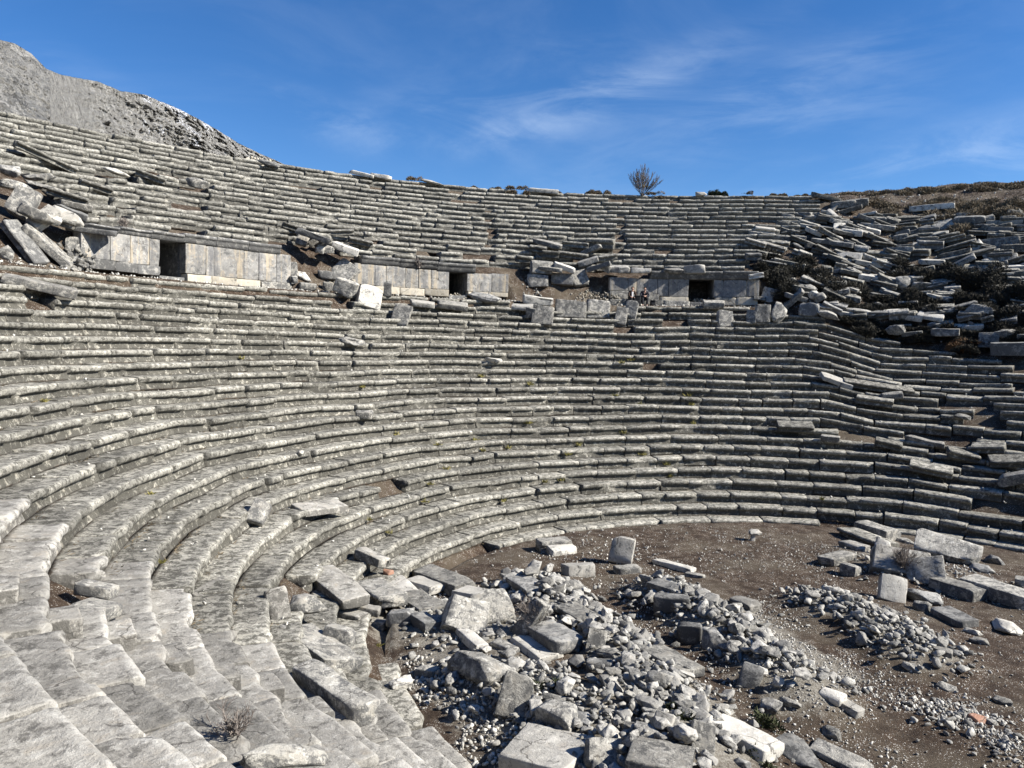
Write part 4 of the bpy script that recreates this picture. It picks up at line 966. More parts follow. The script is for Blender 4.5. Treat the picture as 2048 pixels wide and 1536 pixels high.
zone([(1625, 466, 30, 11, 22, lie, 'p', 'box'), (1671, 475, 26, 9, 0, lie, 'p', 'rock'), (1703, 466, 36, 13, 4, lie, 'p', 'box'), (1739, 464, 34, 10, 10, lie, 'p', 'box'), (1529, 463, 28, 12, 8, lie, 's', 'box'), (1551, 464, 16, 9, 14, lie, 'p', 'box'), (1576, 466, 24, 11, -10, lie, 's', 'seat'), (1600, 465, 19, 10, -4, lie, 's', 'seat'), (1524, 473, 48, 12, 6, lie, 'w', 'box'), (1565, 478, 36, 11, 2, lie, 'w', 'box'), (1596, 479, 28, 12, 2, lie, 'w', 'box'), (1664, 486, 72, 10, 4, lie, 'd', 'box'), (1718, 494, 34, 14, 24, lie, 's', 'box'), (1765, 487, 54, 13, 24, lie, 's', 'seat'), (1797, 503, 48, 12, 0, lie, 'b', 'box'), (1815, 477, 34, 13, -12, lie, 's', 'seat'), (1862, 471, 56, 9, -4, lie, 'p', 'box'), (1882, 490, 74, 14, -12, lie, 's', 'seat', 'longest moulded seat block tilted up rightward on the collapsed slope'), (1912, 497, 62, 14, -14, lie, 's', 'seat'), (1991, 470, 82, 15, 6, lie, 's', 'seat'), (1991, 489, 70, 19, -2, lean, 'b', 'box', 'wide grey slab with a wavy top edge near the right edge', dict(phi=10)), (1949, 496, 15, 30, 12, lean, 'p', 'rock', 'small pale stone standing upright among tilted seat blocks'), (1830, 465, 50, 9, -14, lie, 'd', 'box'), (1845, 492, 16, 14, 0, lie, 'p', 'rock'), (2040, 478, 26, 12, 4, lie, 's', 'seat'), (2036, 498, 30, 12, 0, lie, 'b', 'box')],
 'in second band of collapsed slope', 'blocks on the collapsed right slope')
zone([(1612, 494, 60, 10, 20, lie, 's', 'seat'), (1655, 510, 46, 12, 24, lie, 's', 'seat'), (1680, 527, 50, 10, 20, lie, 's', 'box'), (1692, 519, 46, 22, 6, lean, 'p', 'box', 'pale speckled rectangular slab face in the middle of the collapsed slope', dict(phi=40)), (1731, 515, 28, 22, 20, lie, 'b', 'rock'), (1763, 513, 50, 15, 6, lie, 's', 'seat'), (1759, 527, 28, 17, 10, lie, 'p', 'rock'), (1730, 528, 44, 8, 10, lie, 'p', 'box'), (1557, 545, 22, 17, 0, lean, 'p', 'rock', 'white triangular stone above the dark bushes at the third wall end'), (1596, 540, 30, 6, -12, lie, 'p', 'box'), (1742, 558, 42, 13, 4, lie, 'p', 'box', 'clean white slab lying among dark junipers'), (1686, 541, 36, 12, -8, lie, 'b', 'box'), (1911, 511, 50, 10, -12, lie, 'b', 'box'), (1932, 520, 82, 10, -12, lie, 's', 'seat'), (1994, 517, 32, 20, -16, lean, 'b', 'box'), (2018, 520, 30, 16, -10, lean, 'b', 'box'), (2012, 537, 76, 8, -2, lie, 'p', 'box'), (1794, 546, 30, 16, 14, lie, 'b', 'rock'), (1765, 557, 48, 10, 6, lie, 'p', 'box'), (1895, 540, 30, 6, 0, lie, 'p', 'box'), (1925, 533, 40, 8, -28, lie, 'b', 'box'), (1971, 526, 16, 12, 0, lie, 'p', 'rock'), (1760, 535, 20, 10, 0, lie, 'p', 'rock'), (1570, 528, 44, 8, 10, lie, 's', 'box'), (1540, 500, 50, 10, 8, lie, 's', 'seat'), (1535, 515, 40, 10, 10, lie, 's', 'seat')],
 'in third band of collapsed slope', 'blocks on the collapsed right slope')
zone([(1533, 591, 24, 27, 10, lean, 'p', 'box'), (1553, 590, 20, 18, 0, lie, 'b', 'rock'), (1591, 596, 36, 30, -38, lie, 'b', 'box'), (1617, 578, 24, 22, 20, lie, 'p', 'rock'), (1628, 592, 24, 22, 0, lie, 'p', 'rock'), (1640, 600, 26, 20, 0, lie, 'b', 'rock'), (1617, 620, 34, 24, 4, lean, 'd', 'box', 'dark lichened block face above a pale ledge, right of the pentagon slab', dict(phi=6, T=.6)), (1652, 633, 42, 22, 10, lie, 'b', 'rock'), (1672, 590, 46, 14, -14, lie, 'b', 'box'), (1664, 609, 22, 12, 4, lie, 'p', 'box'), (1719, 624, 56, 18, 8, lie, 'p', 'rock', 'broad white rock spread under dark bushes'), (1690, 629, 24, 12, 14, lie, 'p', 'box'), (1780, 626, 46, 10, -8, lie, 'p', 'rock'), (1789, 664, 32, 36, 0, lie, 'b', 'rock', 'boulder on end with a white top above the sunken rows'), (1788, 646, 20, 10, 10, lie, 'p', 'rock'), (1883, 600, 60, 24, 20, lie, 'b', 'rock'), (1960, 624, 58, 26, 4, lie, 'b', 'rock'), (2024, 634, 52, 14, 4, lie, 'b', 'rock'), (1892, 624, 50, 13, -6, lie, 'b', 'rock'), (1904, 665, 66, 9, 4, lie, 'p', 'rock'), (1977, 682, 30, 26, 0, lean, 'b', 'box'), (2014, 674, 42, 20, 4, lie, 'b', 'rock'), (2020, 702, 58, 22, 0, lie, 'd', 'box'), (1843, 574, 40, 18, 4, lie, 'b', 'rock'), (1875, 574, 32, 16, -12, lie, 's', 'seat'), (1904, 572, 14, 14, -30, lie, 'b', 'box'), (1912, 590, 24, 18, 20, lie, 'p', 'box'), (1802, 573, 32, 30, 14, lie, 'b', 'rock'), (1822, 566, 20, 20, 10, lie, 'b', 'rock'), (1570, 575, 20, 12, 0, lie, 'p', 'rock'), (1825, 643, 30, 6, 10, lie, 'p', 'box'), (1860, 650, 40, 7, 10, lie, 'p', 'box'), (1985, 610, 20, 16, 0, lie, 'b', 'rock'), (2036, 605, 20, 14, 0, lie, 'p', 'rock')],
 'in lowest band of collapsed slope', 'blocks on the collapsed right slope')
def collapse():                              # the run of half-buried seats between the named blocks of the collapsed slope
    r_ = np.random.default_rng(55); k = 0
    for j in range(470):
        x, y = r_.uniform(1500, 2100) if j < 330 else r_.uniform(2060, 2480), r_.uniform(430, 690)
        if y < 400+max(0, 1640-x)*.55 or y > 590+(min(x, 2060)-1500)*.24 or (y > 600 and r_.random() < .4): continue
        w = r_.uniform(16, 46); t = float(np.clip(r_.normal(13 if x < 1800 else -3, 8), -26, 34)); kind = r_.choice(['seat', 'seat', 'box', 'rock'], p=[.45, .2, .25, .1])
        o, dims = loose(x, y, w if kind != 'rock' else w*.6, r_.uniform(10, 17), t, 'lie', r_.choice(['s', 'b', 'd', 'p'], p=[.5, .25, .2, .05]), str(kind), sink=.05)
        tag(o, 'tilted grey stone half sunk among many others on the collapsed right slope', 'stone block', 'half-sunk stones on the collapsed slope', 'thing'); o.name = 'sunken_stone'; k += 1
        if k >= 270: break
collapse()
# dislodged seats on the sunken rows
zone([(1671, 765, 56, 16, 16, lie, 'p', 'box'), (1755, 776, 118, 22, 6, lie, 's', 'seat', 'long pale seat block shifted out of its row on the sunken wing'), (1748, 808, 62, 18, 2, lie, 's', 'seat'), (1785, 802, 34, 18, -10, lie, 'b', 'box'), (1775, 898, 44, 20, 10, lie, 's', 'seat'), (1590, 858, 64, 16, 0, lie, 's', 'seat'), (2030, 972, 44, 36, -20, lie, 'b', 'box'), (2020, 920, 60, 20, -4, lie, 's', 'seat'), (1925, 920, 48, 18, 12, lie, 's', 'seat'), (1860, 945, 68, 22, 6, lie, 's', 'seat'), (1925, 836, 30, 14, 10, lie, 'b', 'rock'), (1850, 880, 60, 16, 6, lie, 'w', 'box'), (1660, 885, 34, 14, 0, lie, 'w', 'box'), (1976, 905, 50, 18, -6, lie, 's', 'seat')],
 'on the sunken rows', 'blocks out of place on the sunken wing')
# displaced stones on the left rows
zone([(505, 1022, 36, 44, 30, lean, 'b', 'box', 'tilted broken slab beside a dark twiggy shrub on the lower rows', dict(phi=40)), (640, 1000, 84, 34, -10, lie, 'w', 'box', 'raised bluish slab tilted across the lower rows', dict(H=.16, sink=.16, Wd_=.7)), (600, 926, 13, 10, 0, lie, 'p', 'rock'), (728, 838, 34, 18, -4, lie, 'b', 'box'), (705, 690, 60, 12, 0, lie, 'b', 'rock'), (190, 1160, 60, 34, 8, lie, 'b', 'box', None, dict(sink=.2)), (170, 1190, 70, 40, -20, lie, 'b', 'box', None, dict(sink=.3)), (420, 1165, 60, 24, -30, lie, 'w', 'box', None, dict(sink=.2)), (80, 578, 110, 14, 4, lie, 'b', 'box', None, dict(H=.3, sink=.14))],
 'out of place on the left rows', 'stones out of place on the lower rows')

# ------------------------------------------------------------------ rubble heaps and gravel
def merge(parts):
    Vs, Fs, off = [], [], 0
    for V, F in parts:
        Vs.append(V); Fs.append(F+off); off += len(V)
    return np.concatenate(Vs), [np.concatenate(Fs)]

def rand_rot(r_):
    q = r_.normal(size=4); q /= np.linalg.norm(q); w, x, y, z = q
    return np.array([[1-2*(y*y+z*z), 2*(x*y-z*w), 2*(x*z+y*w)], [2*(x*y+z*w), 1-2*(x*x+z*z), 2*(y*z-x*w)], [2*(x*z-y*w), 2*(y*z+x*w), 1-2*(x*x+y*y)]])

def flat_rot(r_):                        # any heading, but lying near its flat side
    a, b_, c_ = r_.uniform(0, 2*PI), r_.normal(0, .38), r_.normal(0, .38); ca, sa, cb, sb, cc, sc_ = math.cos(a), math.sin(a), math.cos(b_), math.sin(b_), math.cos(c_), math.sin(c_)
    return np.array([[ca, -sa, 0], [sa, ca, 0], [0, 0, 1]]) @ np.array([[1, 0, 0], [0, cb, -sb], [0, sb, cb]]) @ np.array([[cc, 0, sc_], [0, 1, 0], [-sc_, 0, cc]])
PROTO = {s: [rock(900+i, s, 9+i % 5, (.62, .54, .44), .05) for i in range(14)] for s in (1, 2)}
PROTO_BIG = [rock(950+i, 3, 9+i % 5, (.62, .52, .43), .06) for i in range(16)]

def heap_points(pts, z, width, n, r_):
    Q = np.array([on_plane(x, y, z) for x, y in pts]); seg = np.linalg.norm(np.diff(Q, axis=0), axis=1); cum = np.concatenate([[0], np.cumsum(seg)])
    s = r_.uniform(0, cum[-1], n); i = np.clip(np.searchsorted(cum, s)-1, 0, len(seg)-1); f = (s-cum[i])/seg[i]
    return Q[i]+(Q[i+1]-Q[i])*f[:, None]+r_.normal(size=(n, 2))*width

def rubble():
    r_ = np.random.default_rng(77)
    heaps = [
        ('in the long first rubble heap', heap_points([(1055, 1140), (1130, 1190), (1200, 1250), (1290, 1330), (1370, 1420), (1400, 1480)], .5, .62, 1100, r_), (.09, .29)),
        ('in the second rubble heap with dark blocks', heap_points([(1310, 1150), (1400, 1205), (1500, 1270), (1610, 1345)], .5, .52, 860, r_), (.09, .26)),
        ('in the right-hand rubble heap', heap_points([(1625, 1175), (1720, 1205), (1800, 1250), (1860, 1290)], .4, .55, 760, r_), (.085, .24)),
        ('in the rubble at the front of the orchestra', heap_points([(960, 1330), (1080, 1380), (1180, 1450), (1280, 1530)], .4, .75, 620, r_), (.08, .26)),
        ('among the tumbled blocks left of the orchestra', heap_points([(640, 1170), (760, 1200), (900, 1240), (1010, 1270)], .3, .9, 560, r_), (.07, .24)),
        ('in the small heap at the lower right', heap_points([(1880, 1400), (1960, 1440), (2048, 1490)], .2, .55, 230, r_), (.05, .14)),
        ('around the big blocks right of the orchestra', heap_points([(1690, 1100), (1800, 1140), (1950, 1150), (2040, 1180)], .3, .8, 260, r_), (.05, .15)),
        ('scattered on the brown orchestra soil', heap_points([(1100, 1090), (1400, 1100), (1700, 1250), (1750, 1400), (1950, 1300)], .0, 2.0, 160, r_), (.04, .12)),
    ]
    allp = []; BL = np.array(BLOCKS)
    for hi, (w, P, (a, b)) in enumerate(heaps):
        for p in P:
            if math.hypot(p[0]-CX, p[1]-CY) > R0-.15: continue
            if (np.hypot(BL[:, 0]-p[0], BL[:, 1]-p[1]) < BL[:, 2]).any(): continue
            s = a+(b-a)*r_.random()**2.2
            if r_.random() < .07: s = r_.uniform(.9, 1.7)*b
            allp.append((p[0], p[1], s, hi))
    A = np.array([(x, y, s) for x, y, s, _ in allp]); H = np.array([h for *_, h in allp])
    Z = ground(A[:, 0], A[:, 1]); dist = np.linalg.norm(np.stack([A[:, 0], A[:, 1], Z-EYE], 1), axis=1)
    X, Y, w = proj(np.stack([A[:, 0], A[:, 1], Z+.1], 1)); inside = (X > -60) & (X < 2110) & (Y < 1600)
    app = np.where(inside, A[:, 2]/dist, 0); order = np.argsort(-app); single = set(order[:295].tolist())
    rest = []
    for k in range(len(A)):
        x, y, s = A[k]; h = H[k]; Rm = flat_rot(r_)
        # piled stones: some ride on their neighbours
        lift = s*.22+(r_.random()**2)*.12*(h < 4)
        sc = s*np.array([r_.uniform(.9, 1.35), r_.uniform(.6, 1.1), r_.uniform(.45, 1.05)])
        if k in single:
            V, Fc = PROTO_BIG[int(r_.integers(16))]
            me = mesh_np('rubble_stone', (V*sc) @ Rm.T, Fc); me.materials.append(M['rubble'])
            o = bpy.data.objects.new('rubble_stone', me); COL.objects.link(o); o.location = (x, y, Z[k]+lift)
            tag(o, 'fist to knee sized grey broken stone '+heaps[h][0], 'stone', 'broken stones '+heaps[h][0], 'thing')
        else:
            sub = 2 if app[k] > .0028 else 1
            V, Fc = PROTO[sub][int(r_.integers(14))]
            rest.append(((V*sc) @ Rm.T+np.array([x, y, Z[k]+lift]), Fc[0], r_.random()))
    V, Fc = merge([(v, f) for v, f, _ in rest])
    tone = np.concatenate([np.full(len(v), t) for v, f, t in rest])
    me = mesh_np('rubble', V, Fc, {'tone': tone}); m = stuff_stone('heap_limestone', (.10, .097, .088), (.43, .418, .378)); me.materials.append(m)
    o = bpy.data.objects.new('rubble', me); COL.objects.link(o); tag(o, kind='stuff')

def stuff_stone(name, lo, hi_):
    m, nt, b = mat(name); N = NB(nt); tc = N.n('ShaderNodeTexCoord'); v = tc.outputs['Object']
    at = N.n('ShaderNodeAttribute', attribute_name='tone')
    c = N.mix(at.outputs['Fac'], lo, hi_)
    n_ = N.noise(v, 9, 6, .7); f = N.noise(v, 40, 4, .7)
    c = N.mix(N.ramp(n_, .56, .44), c, N.mix(.5, c, (.09, .09, .088)))
    c = N.mix(N.math('MULTIPLY', N.ramp(f, .55, .66), .5), c, (.58, .57, .53))
    N.l(c, b.inputs['Base Color']); bp = N.bump(N.math('ADD', n_, f), .6, .03); N.l(bp.outputs[0], b.inputs['Normal'])
    return m

def gravel():
    r_ = np.random.default_rng(78); pr = [rock(980+i, 1, 7, (1, .8, .6), .05) for i in range(10)]
    P = []
    def sc_(pts, z, wd, n, a, b): 
        for p in heap_points(pts, z, wd, n, r_): P.append((p[0], p[1], a+(b-a)*r_.random()**2.5))
    sc_([(620, 1140), (760, 1170), (900, 1200), (1040, 1240)], .1, 1.3, 2600, .015, .085)
    sc_([(800, 1330), (900, 1390), (980, 1450), (1060, 1520)], .1, .9, 2600, .015, .085)
    sc_([(900, 1080), (1050, 1080), (1150, 1100), (1300, 1130)], 0, 1.5, 1700, .012, .06)
    sc_([(1240, 1170), (1330, 1270), (1450, 1330), (1560, 1420), (1700, 1480)], 0, 1.1, 2600, .012, .05)
    sc_([(1480, 1200), (1580, 1270), (1690, 1340), (1750, 1380)], 0, .55, 1900, .012, .045)
    sc_([(1350, 1060), (1600, 1090), (1650, 1150)], 0, 1.4, 1300, .01, .045)
    sc_([(1500, 1080), (1700, 1250), (1900, 1350), (2048, 1300)], 0, 2.6, 2600, .01, .045)
    sc_([(1700, 1420), (1850, 1440), (2000, 1500)], 0, 1.6, 1900, .01, .05)
    sc_([(1850, 1410), (1950, 1450), (2040, 1490)], .1, .5, 900, .015, .07)
    sc_([(1800, 1100), (1950, 1160), (2048, 1210)], 0, .9, 700, .012, .06)
    A = np.array(P); rr = np.hypot(A[:, 0]-CX, A[:, 1]-CY); A = A[(rr < R0-.05)]
    # chips lying on the treads and below the gallery walls
    A = A[fbm(np.stack([A[:, 0], A[:, 1], 0*A[:, 0]], 1)*.8, 44, 3)+.35*np.exp(-(np.stack([seg_dist(A[:, :2], m_[0]) for m_ in MOUNDS]).min(0)/1.2)**2) > -.12]
    B = []
    for i in range(1500):
        th = r_.uniform(math.radians(40), math.radians(200)); n = r_.integers(1, 24); r = R0+n*DR+r_.uniform(.12, .66)
        B.append((CX+r*math.cos(th), CY+r*math.sin(th), .012+.06*r_.random()**3))
    for i in range(1500):
        th = r_.uniform(TH_COL, math.radians(205)); r = RW-r_.uniform(.1, 1.2); B.append((CX+r*math.cos(th), CY+r*math.sin(th), .02+.1*r_.random()**2.5))
    for i in range(1400):
        th = r_.uniform(math.radians(35), TH_COL); r = r_.uniform(RW-.5, RU+DU*NU+6); B.append((CX+r*math.cos(th), CY+r*math.sin(th), .02+.14*r_.random()**2.5))
    B = np.array(B); A = np.concatenate([A, B]); Z = surface(A[:, 0], A[:, 1])
    ok = visible(np.stack([A[:, 0], A[:, 1], Z], 1), 150, 150); A, Z = A[ok], Z[ok]
    parts, tone = [], []
    for (x, y, s), z in zip(A, Z):
        V, Fc = pr[int(r_.integers(10))]; parts.append(((V*s*np.array([1, 1, .8])) @ rand_rot(r_).T+np.array([x, y, z+s*.3]), Fc[0])); tone.append(np.full(len(V), r_.random()))
    V, Fc = merge(parts); me = mesh_np('gravel', V, Fc, {'tone': np.concatenate(tone)}); me.materials.append(stuff_stone('chip_limestone', (.28, .27, .24), (.66, .64, .58)))
    o = bpy.data.objects.new('gravel', me); COL.objects.link(o); tag(o, kind='stuff')
rubble(); gravel()

# ------------------------------------------------------------------ masonry remains
def masonry(name, label, x0, x1, y0, y1, n, seed, size, depth, dz=0.0, material='plinth'):
    r_ = np.random.default_rng(seed); parts = []; a = hit((x0+x1)/2, y1)[0]; dist = np.linalg.norm(a-ORIG); k = dist/F_PX
    d = a-ORIG; e2 = np.array([d[0], d[1], 0]); e2 /= np.linalg.norm(e2); e1 = np.array([e2[1], -e2[0], 0]); W, Hh = (x1-x0)*k, (y1-y0)*k
    for i in range(n):
        u, v = r_.uniform(-.5, .5), r_.random(); s = size*(.35+1.3*r_.random()**1.6)
        top = 1-.35*abs(u)*2*r_.random()
        V, Fc = PROTO[1][int(r_.integers(14))]
        p = e1*u*W+e2*(v*depth+r_.uniform(0, .3))+np.array([0, 0, v*top*Hh+dz]); parts.append(((V*s*np.array([1.2, 1, .8])) @ rand_rot(r_).T+p, Fc[0]))
    V, Fc = merge(parts); me = mesh_np(name, V, Fc); me.materials.append(M[material]); o = bpy.data.objects.new(name, me); COL.objects.link(o); o.location = a
    tag(o, label, 'rubble wall', None, 'thing')
masonry('rubble_packing', 'packed white fieldstone rubble filling the gap before the third gallery wall', 1018, 1240, 572, 604, 900, 5, .11, .9, -.15)
masonry('rubble_packing', 'white fieldstone infill under the doorway sill of the second gallery wall', 900, 936, 583, 598, 60, 6, .11, .3, -.1)
masonry('rubble_packing', 'white stones half blocking the wide doorway of the third gallery wall', 1378, 1428, 592, 606, 80, 8, .12, .4, -.1)
masonry('rubble_packing', 'loose beige and white rubble spilling from the gap between the first two gallery walls', 584, 706, 530, 578, 320, 11, .2, 1.5, -.1)
masonry('rubble_packing', 'loose stones under the slabs at the broken left end of the gallery wall', -20, 160, 452, 520, 300, 12, .2, 1.8, -.35, 'block')
masonry('rubble_packing', 'loose stones in the dark gap right of the second gallery wall', 1018, 1080, 545, 590, 110, 13, .16, 1.0, -.1, 'block')
masonry('ruined_masonry', 'ruined lump of pale rubble masonry on the crest where the mountain meets the seats', 490, 540, 300, 328, 160, 7, .22, 1.2, -.3)

# ------------------------------------------------------------------ plants
def leaf_mat(name, a, b_, sub=.2):
    m, nt, b = mat(name); N = NB(nt); at = N.n('ShaderNodeAttribute', attribute_name='tone'); N.l(N.mix(at.outputs['Fac'], a, b_), b.inputs['Base Color']); b.inputs['Roughness'].default_value = .8
    return m
M['juniper'] = leaf_mat('juniper_needles', (.010, .010, .008), (.045, .041, .029)); M['scrub'] = leaf_mat('dry_scrub', (.07, .055, .036), (.20, .16, .105))
M['twig'] = leaf_mat('grey_twig', (.10, .085, .075), (.24, .21, .185)); M['green'] = leaf_mat('green_leaf', (.018, .026, .010), (.055, .062, .026)); M['tuft'] = leaf_mat('yellow_green_weed', (.10, .10, .025), (.26, .22, .07))
M['bark'] = leaf_mat('grey_bark', (.075, .062, .052), (.15, .13, .11)); M['rust'] = leaf_mat('rusty_shrub', (.06, .032, .014), (.15, .085, .04))

def blades(base, direction, length, width, r_, n=2):
    """thin bent ribbons from base along direction: returns (V, F) with two crossing quads of n segments"""
    k = len(base); t = np.linspace(0, 1, n+1); side = np.cross(direction, r_.normal(size=(k, 3))); side /= np.maximum(np.linalg.norm(side, axis=1, keepdims=True), 1e-6)
    sag = np.stack([np.zeros(k), np.zeros(k), -length*.18*r_.random(k)], 1)
    V = np.zeros((k, n+1, 2, 3))
    for i, u in enumerate(t):
        c = base+direction*(length*u)[:, None]+sag*u*u; w = (width*(1-.85*u))[:, None]
        V[:, i, 0] = c-side*w; V[:, i, 1] = c+side*w
    idx = np.arange(k*(n+1)*2).reshape(k, n+1, 2)
    F = np.stack([idx[:, :-1, 0], idx[:, :-1, 1], idx[:, 1:, 1], idx[:, 1:, 0]], -1).reshape(-1, 4)
    return V.reshape(-1, 3), F

def bush(name, label, cat, x, y, w, h, material, dens=1.0, kind='leafy', group=None, lift=0.0, seed=0):
    r_ = np.random.default_rng(seed+int(x)*7+int(y)); P, dist = hit(x, y+h*.42); k = dist/F_PX; W, Hh = w*k, max(h*k, .12)
    e = P-ORIG; e2 = np.array([e[0], e[1], 0]); e2 /= np.linalg.norm(e2); e1 = np.array([e2[1], -e2[0], 0]); Dp = W*.55
    if kind == 'leafy':                      # sprawling sprays over several low mounds
        nb = max(3, int(W/.5)); cs = [(r_.uniform(-.42, .42), r_.uniform(-.4, .4), r_.uniform(.45, 1)) for _ in range(nb)]
        n = int(1500*dens*max(.25, W*Hh*1.6)); n = min(n, 14000)
        pick = r_.integers(0, nb, n); c = np.array(cs)[pick]; u = r_.normal(size=(n, 3)); u /= np.linalg.norm(u, axis=1, keepdims=True); u[:, 2] = np.abs(u[:, 2])
        rad = r_.uniform(.55, 1, n)[:, None]
        sx_, sy_, sz_ = W/nb**.5*.5, Dp/nb**.5*.6, Hh
        off = np.stack([c[:, 0]*W+u[:, 0]*sx_*rad[:, 0], c[:, 1]*Dp+u[:, 1]*sy_*rad[:, 0], u[:, 2]*sz_*c[:, 2]*rad[:, 0]], 1)
        base = e1*off[:, :1]+e2*off[:, 1:2]+np.array([0, 0, 1.0])*off[:, 2:3]
        gz = surface(P[0]+base[:, 0], P[1]+base[:, 1])-P[2]; base[:, 2] += np.clip(gz, -.7, .7)
        d = e1*u[:, :1]+e2*u[:, 1:2]+np.array([0, 0, 1.0])*u[:, 2:3]+r_.normal(size=(n, 3))*.5; d /= np.linalg.norm(d, axis=1, keepdims=True)
        V, F = blades(base, d, r_.uniform(.08, .22, n)*max(.5, min(1, Hh*1.6)), r_.uniform(.007, .019, n)*max(1, dist/34), r_)
        tone = np.repeat(np.clip(.5*rad[:, 0]+.5*r_.random(n)-.1, 0, 1), 6)
    elif kind == 'twiggy':                   # bare stems that fork
        V, F, tone = twigs(r_, W, Hh, int(26*dens), .006*max(1, dist/16)); 
    else:                                    # tuft of narrow leaves
        n = int(40*dens); a = r_.uniform(0, 2*PI, n); up_ = r_.uniform(.25, 1, n); d = np.stack([np.cos(a)*(1-up_*.6), np.sin(a)*(1-up_*.6), up_], 1); d /= np.linalg.norm(d, axis=1, keepdims=True)
        base = np.stack([r_.normal(0, W*.18, n), r_.normal(0, W*.14, n), 0*a], 1); V, F = blades(base, d, Hh*r_.uniform(.5, 1.1, n), np.full(n, max(.012, Hh*.09)), r_); tone = np.repeat(r_.random(n), 6)
    me = mesh_np(name, V, [F], {'tone': tone}); me.materials.append(M[material]); o = bpy.data.objects.new(name, me); COL.objects.link(o); o.location = P+np.array([0, 0, lift-.02])
    tag(o, label, cat, group, 'thing'); return o

def tube(p0, p1, r0, r1, sides=3):
    d = p1-p0; d = d/max(np.linalg.norm(d), 1e-6); a = np.cross(d, [0.3, .5, .8]); a /= np.linalg.norm(a); b = np.cross(d, a); ang = np.arange(sides)*2*PI/sides
    ring = np.cos(ang)[:, None]*a+np.sin(ang)[:, None]*b; V = np.concatenate([p0+ring*r0, p1+ring*r1]); i = np.arange(sides); j = (i+1) % sides
    return V, np.stack([i, j, j+sides, i+sides], -1)

def twigs(r_, W, Hh, stems, rad):
    parts, tone = [], []
    def grow(p, d, L, r, depth):
        segs = 2; q = p
        for s in range(segs):
            d2 = d+r_.normal(0, .16, 3); d2 /= np.linalg.norm(d2); q2 = q+d2*L/segs; V, F = tube(q, q2, r*(1-.35*s/segs), r*(1-.35*(s+1)/segs)); parts.append((V, F)); tone.append(np.full(len(V), r_.random())); q = q2; d = d2
            if depth > 0:
                for _ in range(int(r_.integers(1, 4))):
                    dd = d+r_.normal(0, .42, 3)+np.array([0, 0, .15]); dd /= np.linalg.norm(dd); grow(q, dd, L*r_.uniform(.4, .65), r*.6, depth-1)
    for _ in range(stems):
        a = r_.uniform(0, 2*PI); s = r_.uniform(.2, 1); d = np.array([math.cos(a)*W*.5*s, math.sin(a)*W*.4*s, Hh]); L = np.linalg.norm(d)*r_.uniform(.45, .62); grow(np.array([r_.normal(0, W*.05), r_.normal(0, W*.05), 0]), d/np.linalg.norm(d), L, rad*1.7, 2)
    V, F = merge(parts); return V, F[0], np.concatenate(tone)

def order_label(rows, fmt):
    n = len(rows)
    for i, q in enumerate(sorted(rows)):
        yield q, fmt.format('leftmost' if i == 0 else 'rightmost' if i == n-1 else ORD[i+1]+' from left' if i < 24 else ORD[n-i]+' from right')

JUN = [(1560, 520, 130, 36), (1545, 558, 70, 56), (1620, 556, 150, 60), (1700, 566, 130, 44), (1668, 520, 40, 20), (1840, 538, 110, 44), (1790, 592, 90, 40), (1850, 590, 80, 40), (1700, 602, 90, 30), (1780, 622, 110, 30), (1960, 560, 130, 70), (2030, 580, 80, 70), (1990, 640, 120, 50), (1900, 645, 110, 36), (1850, 670, 90, 32), (1730, 652, 90, 30), (1935, 600, 70, 40), (1760, 640, 70, 30), (1900, 682, 100, 24), (2040, 660, 50, 50), (1580, 588, 50, 30), (1830, 620, 90, 30), (1960, 668, 80, 24)]
for q, lab in order_label(JUN, 'dark sprawling juniper smothering fallen blocks on the collapsed slope, {}'):
    bush('juniper_bush', lab, 'bush', q[0], q[1]+q[3]*.1, q[2]*1.0, q[3]*.62, 'juniper', 2.0, group='junipers on the collapsed slope')
bush('rusty_shrub', 'low rust-brown shrub at the lower edge of the junipers', 'bush', 1932, 692, 60, 16, 'rust', 1.2)
HILLB = [(1655, 384, 60, 12), (1720, 386, 60, 10), (1780, 382, 70, 12), (1830, 379, 60, 14), (1872, 376, 70, 12), (1930, 373, 90, 12), (1990, 370, 80, 14), (2040, 368, 60, 14), (1750, 402, 70, 16), (1800, 420, 70, 20), (1770, 425, 60, 14), (1915, 425, 110, 26), (1985, 415, 110, 30), (2030, 432, 70, 30), (1950, 452, 80, 22), (1920, 468, 60, 18), (1820, 450, 60, 22), (1870, 400, 80, 12), (1960, 398, 90, 12)]
for q, lab in order_label(HILLB, 'brown wiry scrub bush on the hilltop right of the seats, {}'):
    bush('scrub_bush', lab, 'bush', q[0], q[1]+q[3]*.15, q[2], q[3]*.62, 'scrub', 1.3, group='scrub bushes on the hilltop')
CREST = [(830, 362, 30, 9), (945, 370, 26, 9), (985, 372, 30, 10), (1020, 376, 30, 10), (1045, 378, 26, 9), (1075, 379, 26, 8), (1120, 381, 24, 9), (1142, 382, 22, 9), (1195, 381, 60, 15), (1310, 388, 34, 7), (1500, 387, 30, 8), (1555, 385, 30, 9), (1600, 386, 40, 8), (1640, 386, 30, 8)]
for q, lab in order_label(CREST, 'low dry shrub on the crest behind the topmost row, {}'):
    bush('crest_shrub', lab, 'bush', *q, 'scrub', 1.6, group='dry shrubs along the crest', lift=.12)
bush('leafy_sapling', 'small sparse leafy sapling on the skyline right of the bare tree', 'sapling', 1435, 382, 34, 18, 'green', .5, lift=.15)
bush('bare_shrub', 'bare twiggy shrub growing from a joint in the worn treads nearest the camera', 'bush', 470, 1452, 120, 52, 'twig', .7, 'twiggy')
bush('bare_shrub', 'dark twiggy shrub between displaced seats on the lower left rows', 'bush', 522, 1030, 40, 44, 'twig', 1.2, 'twiggy')
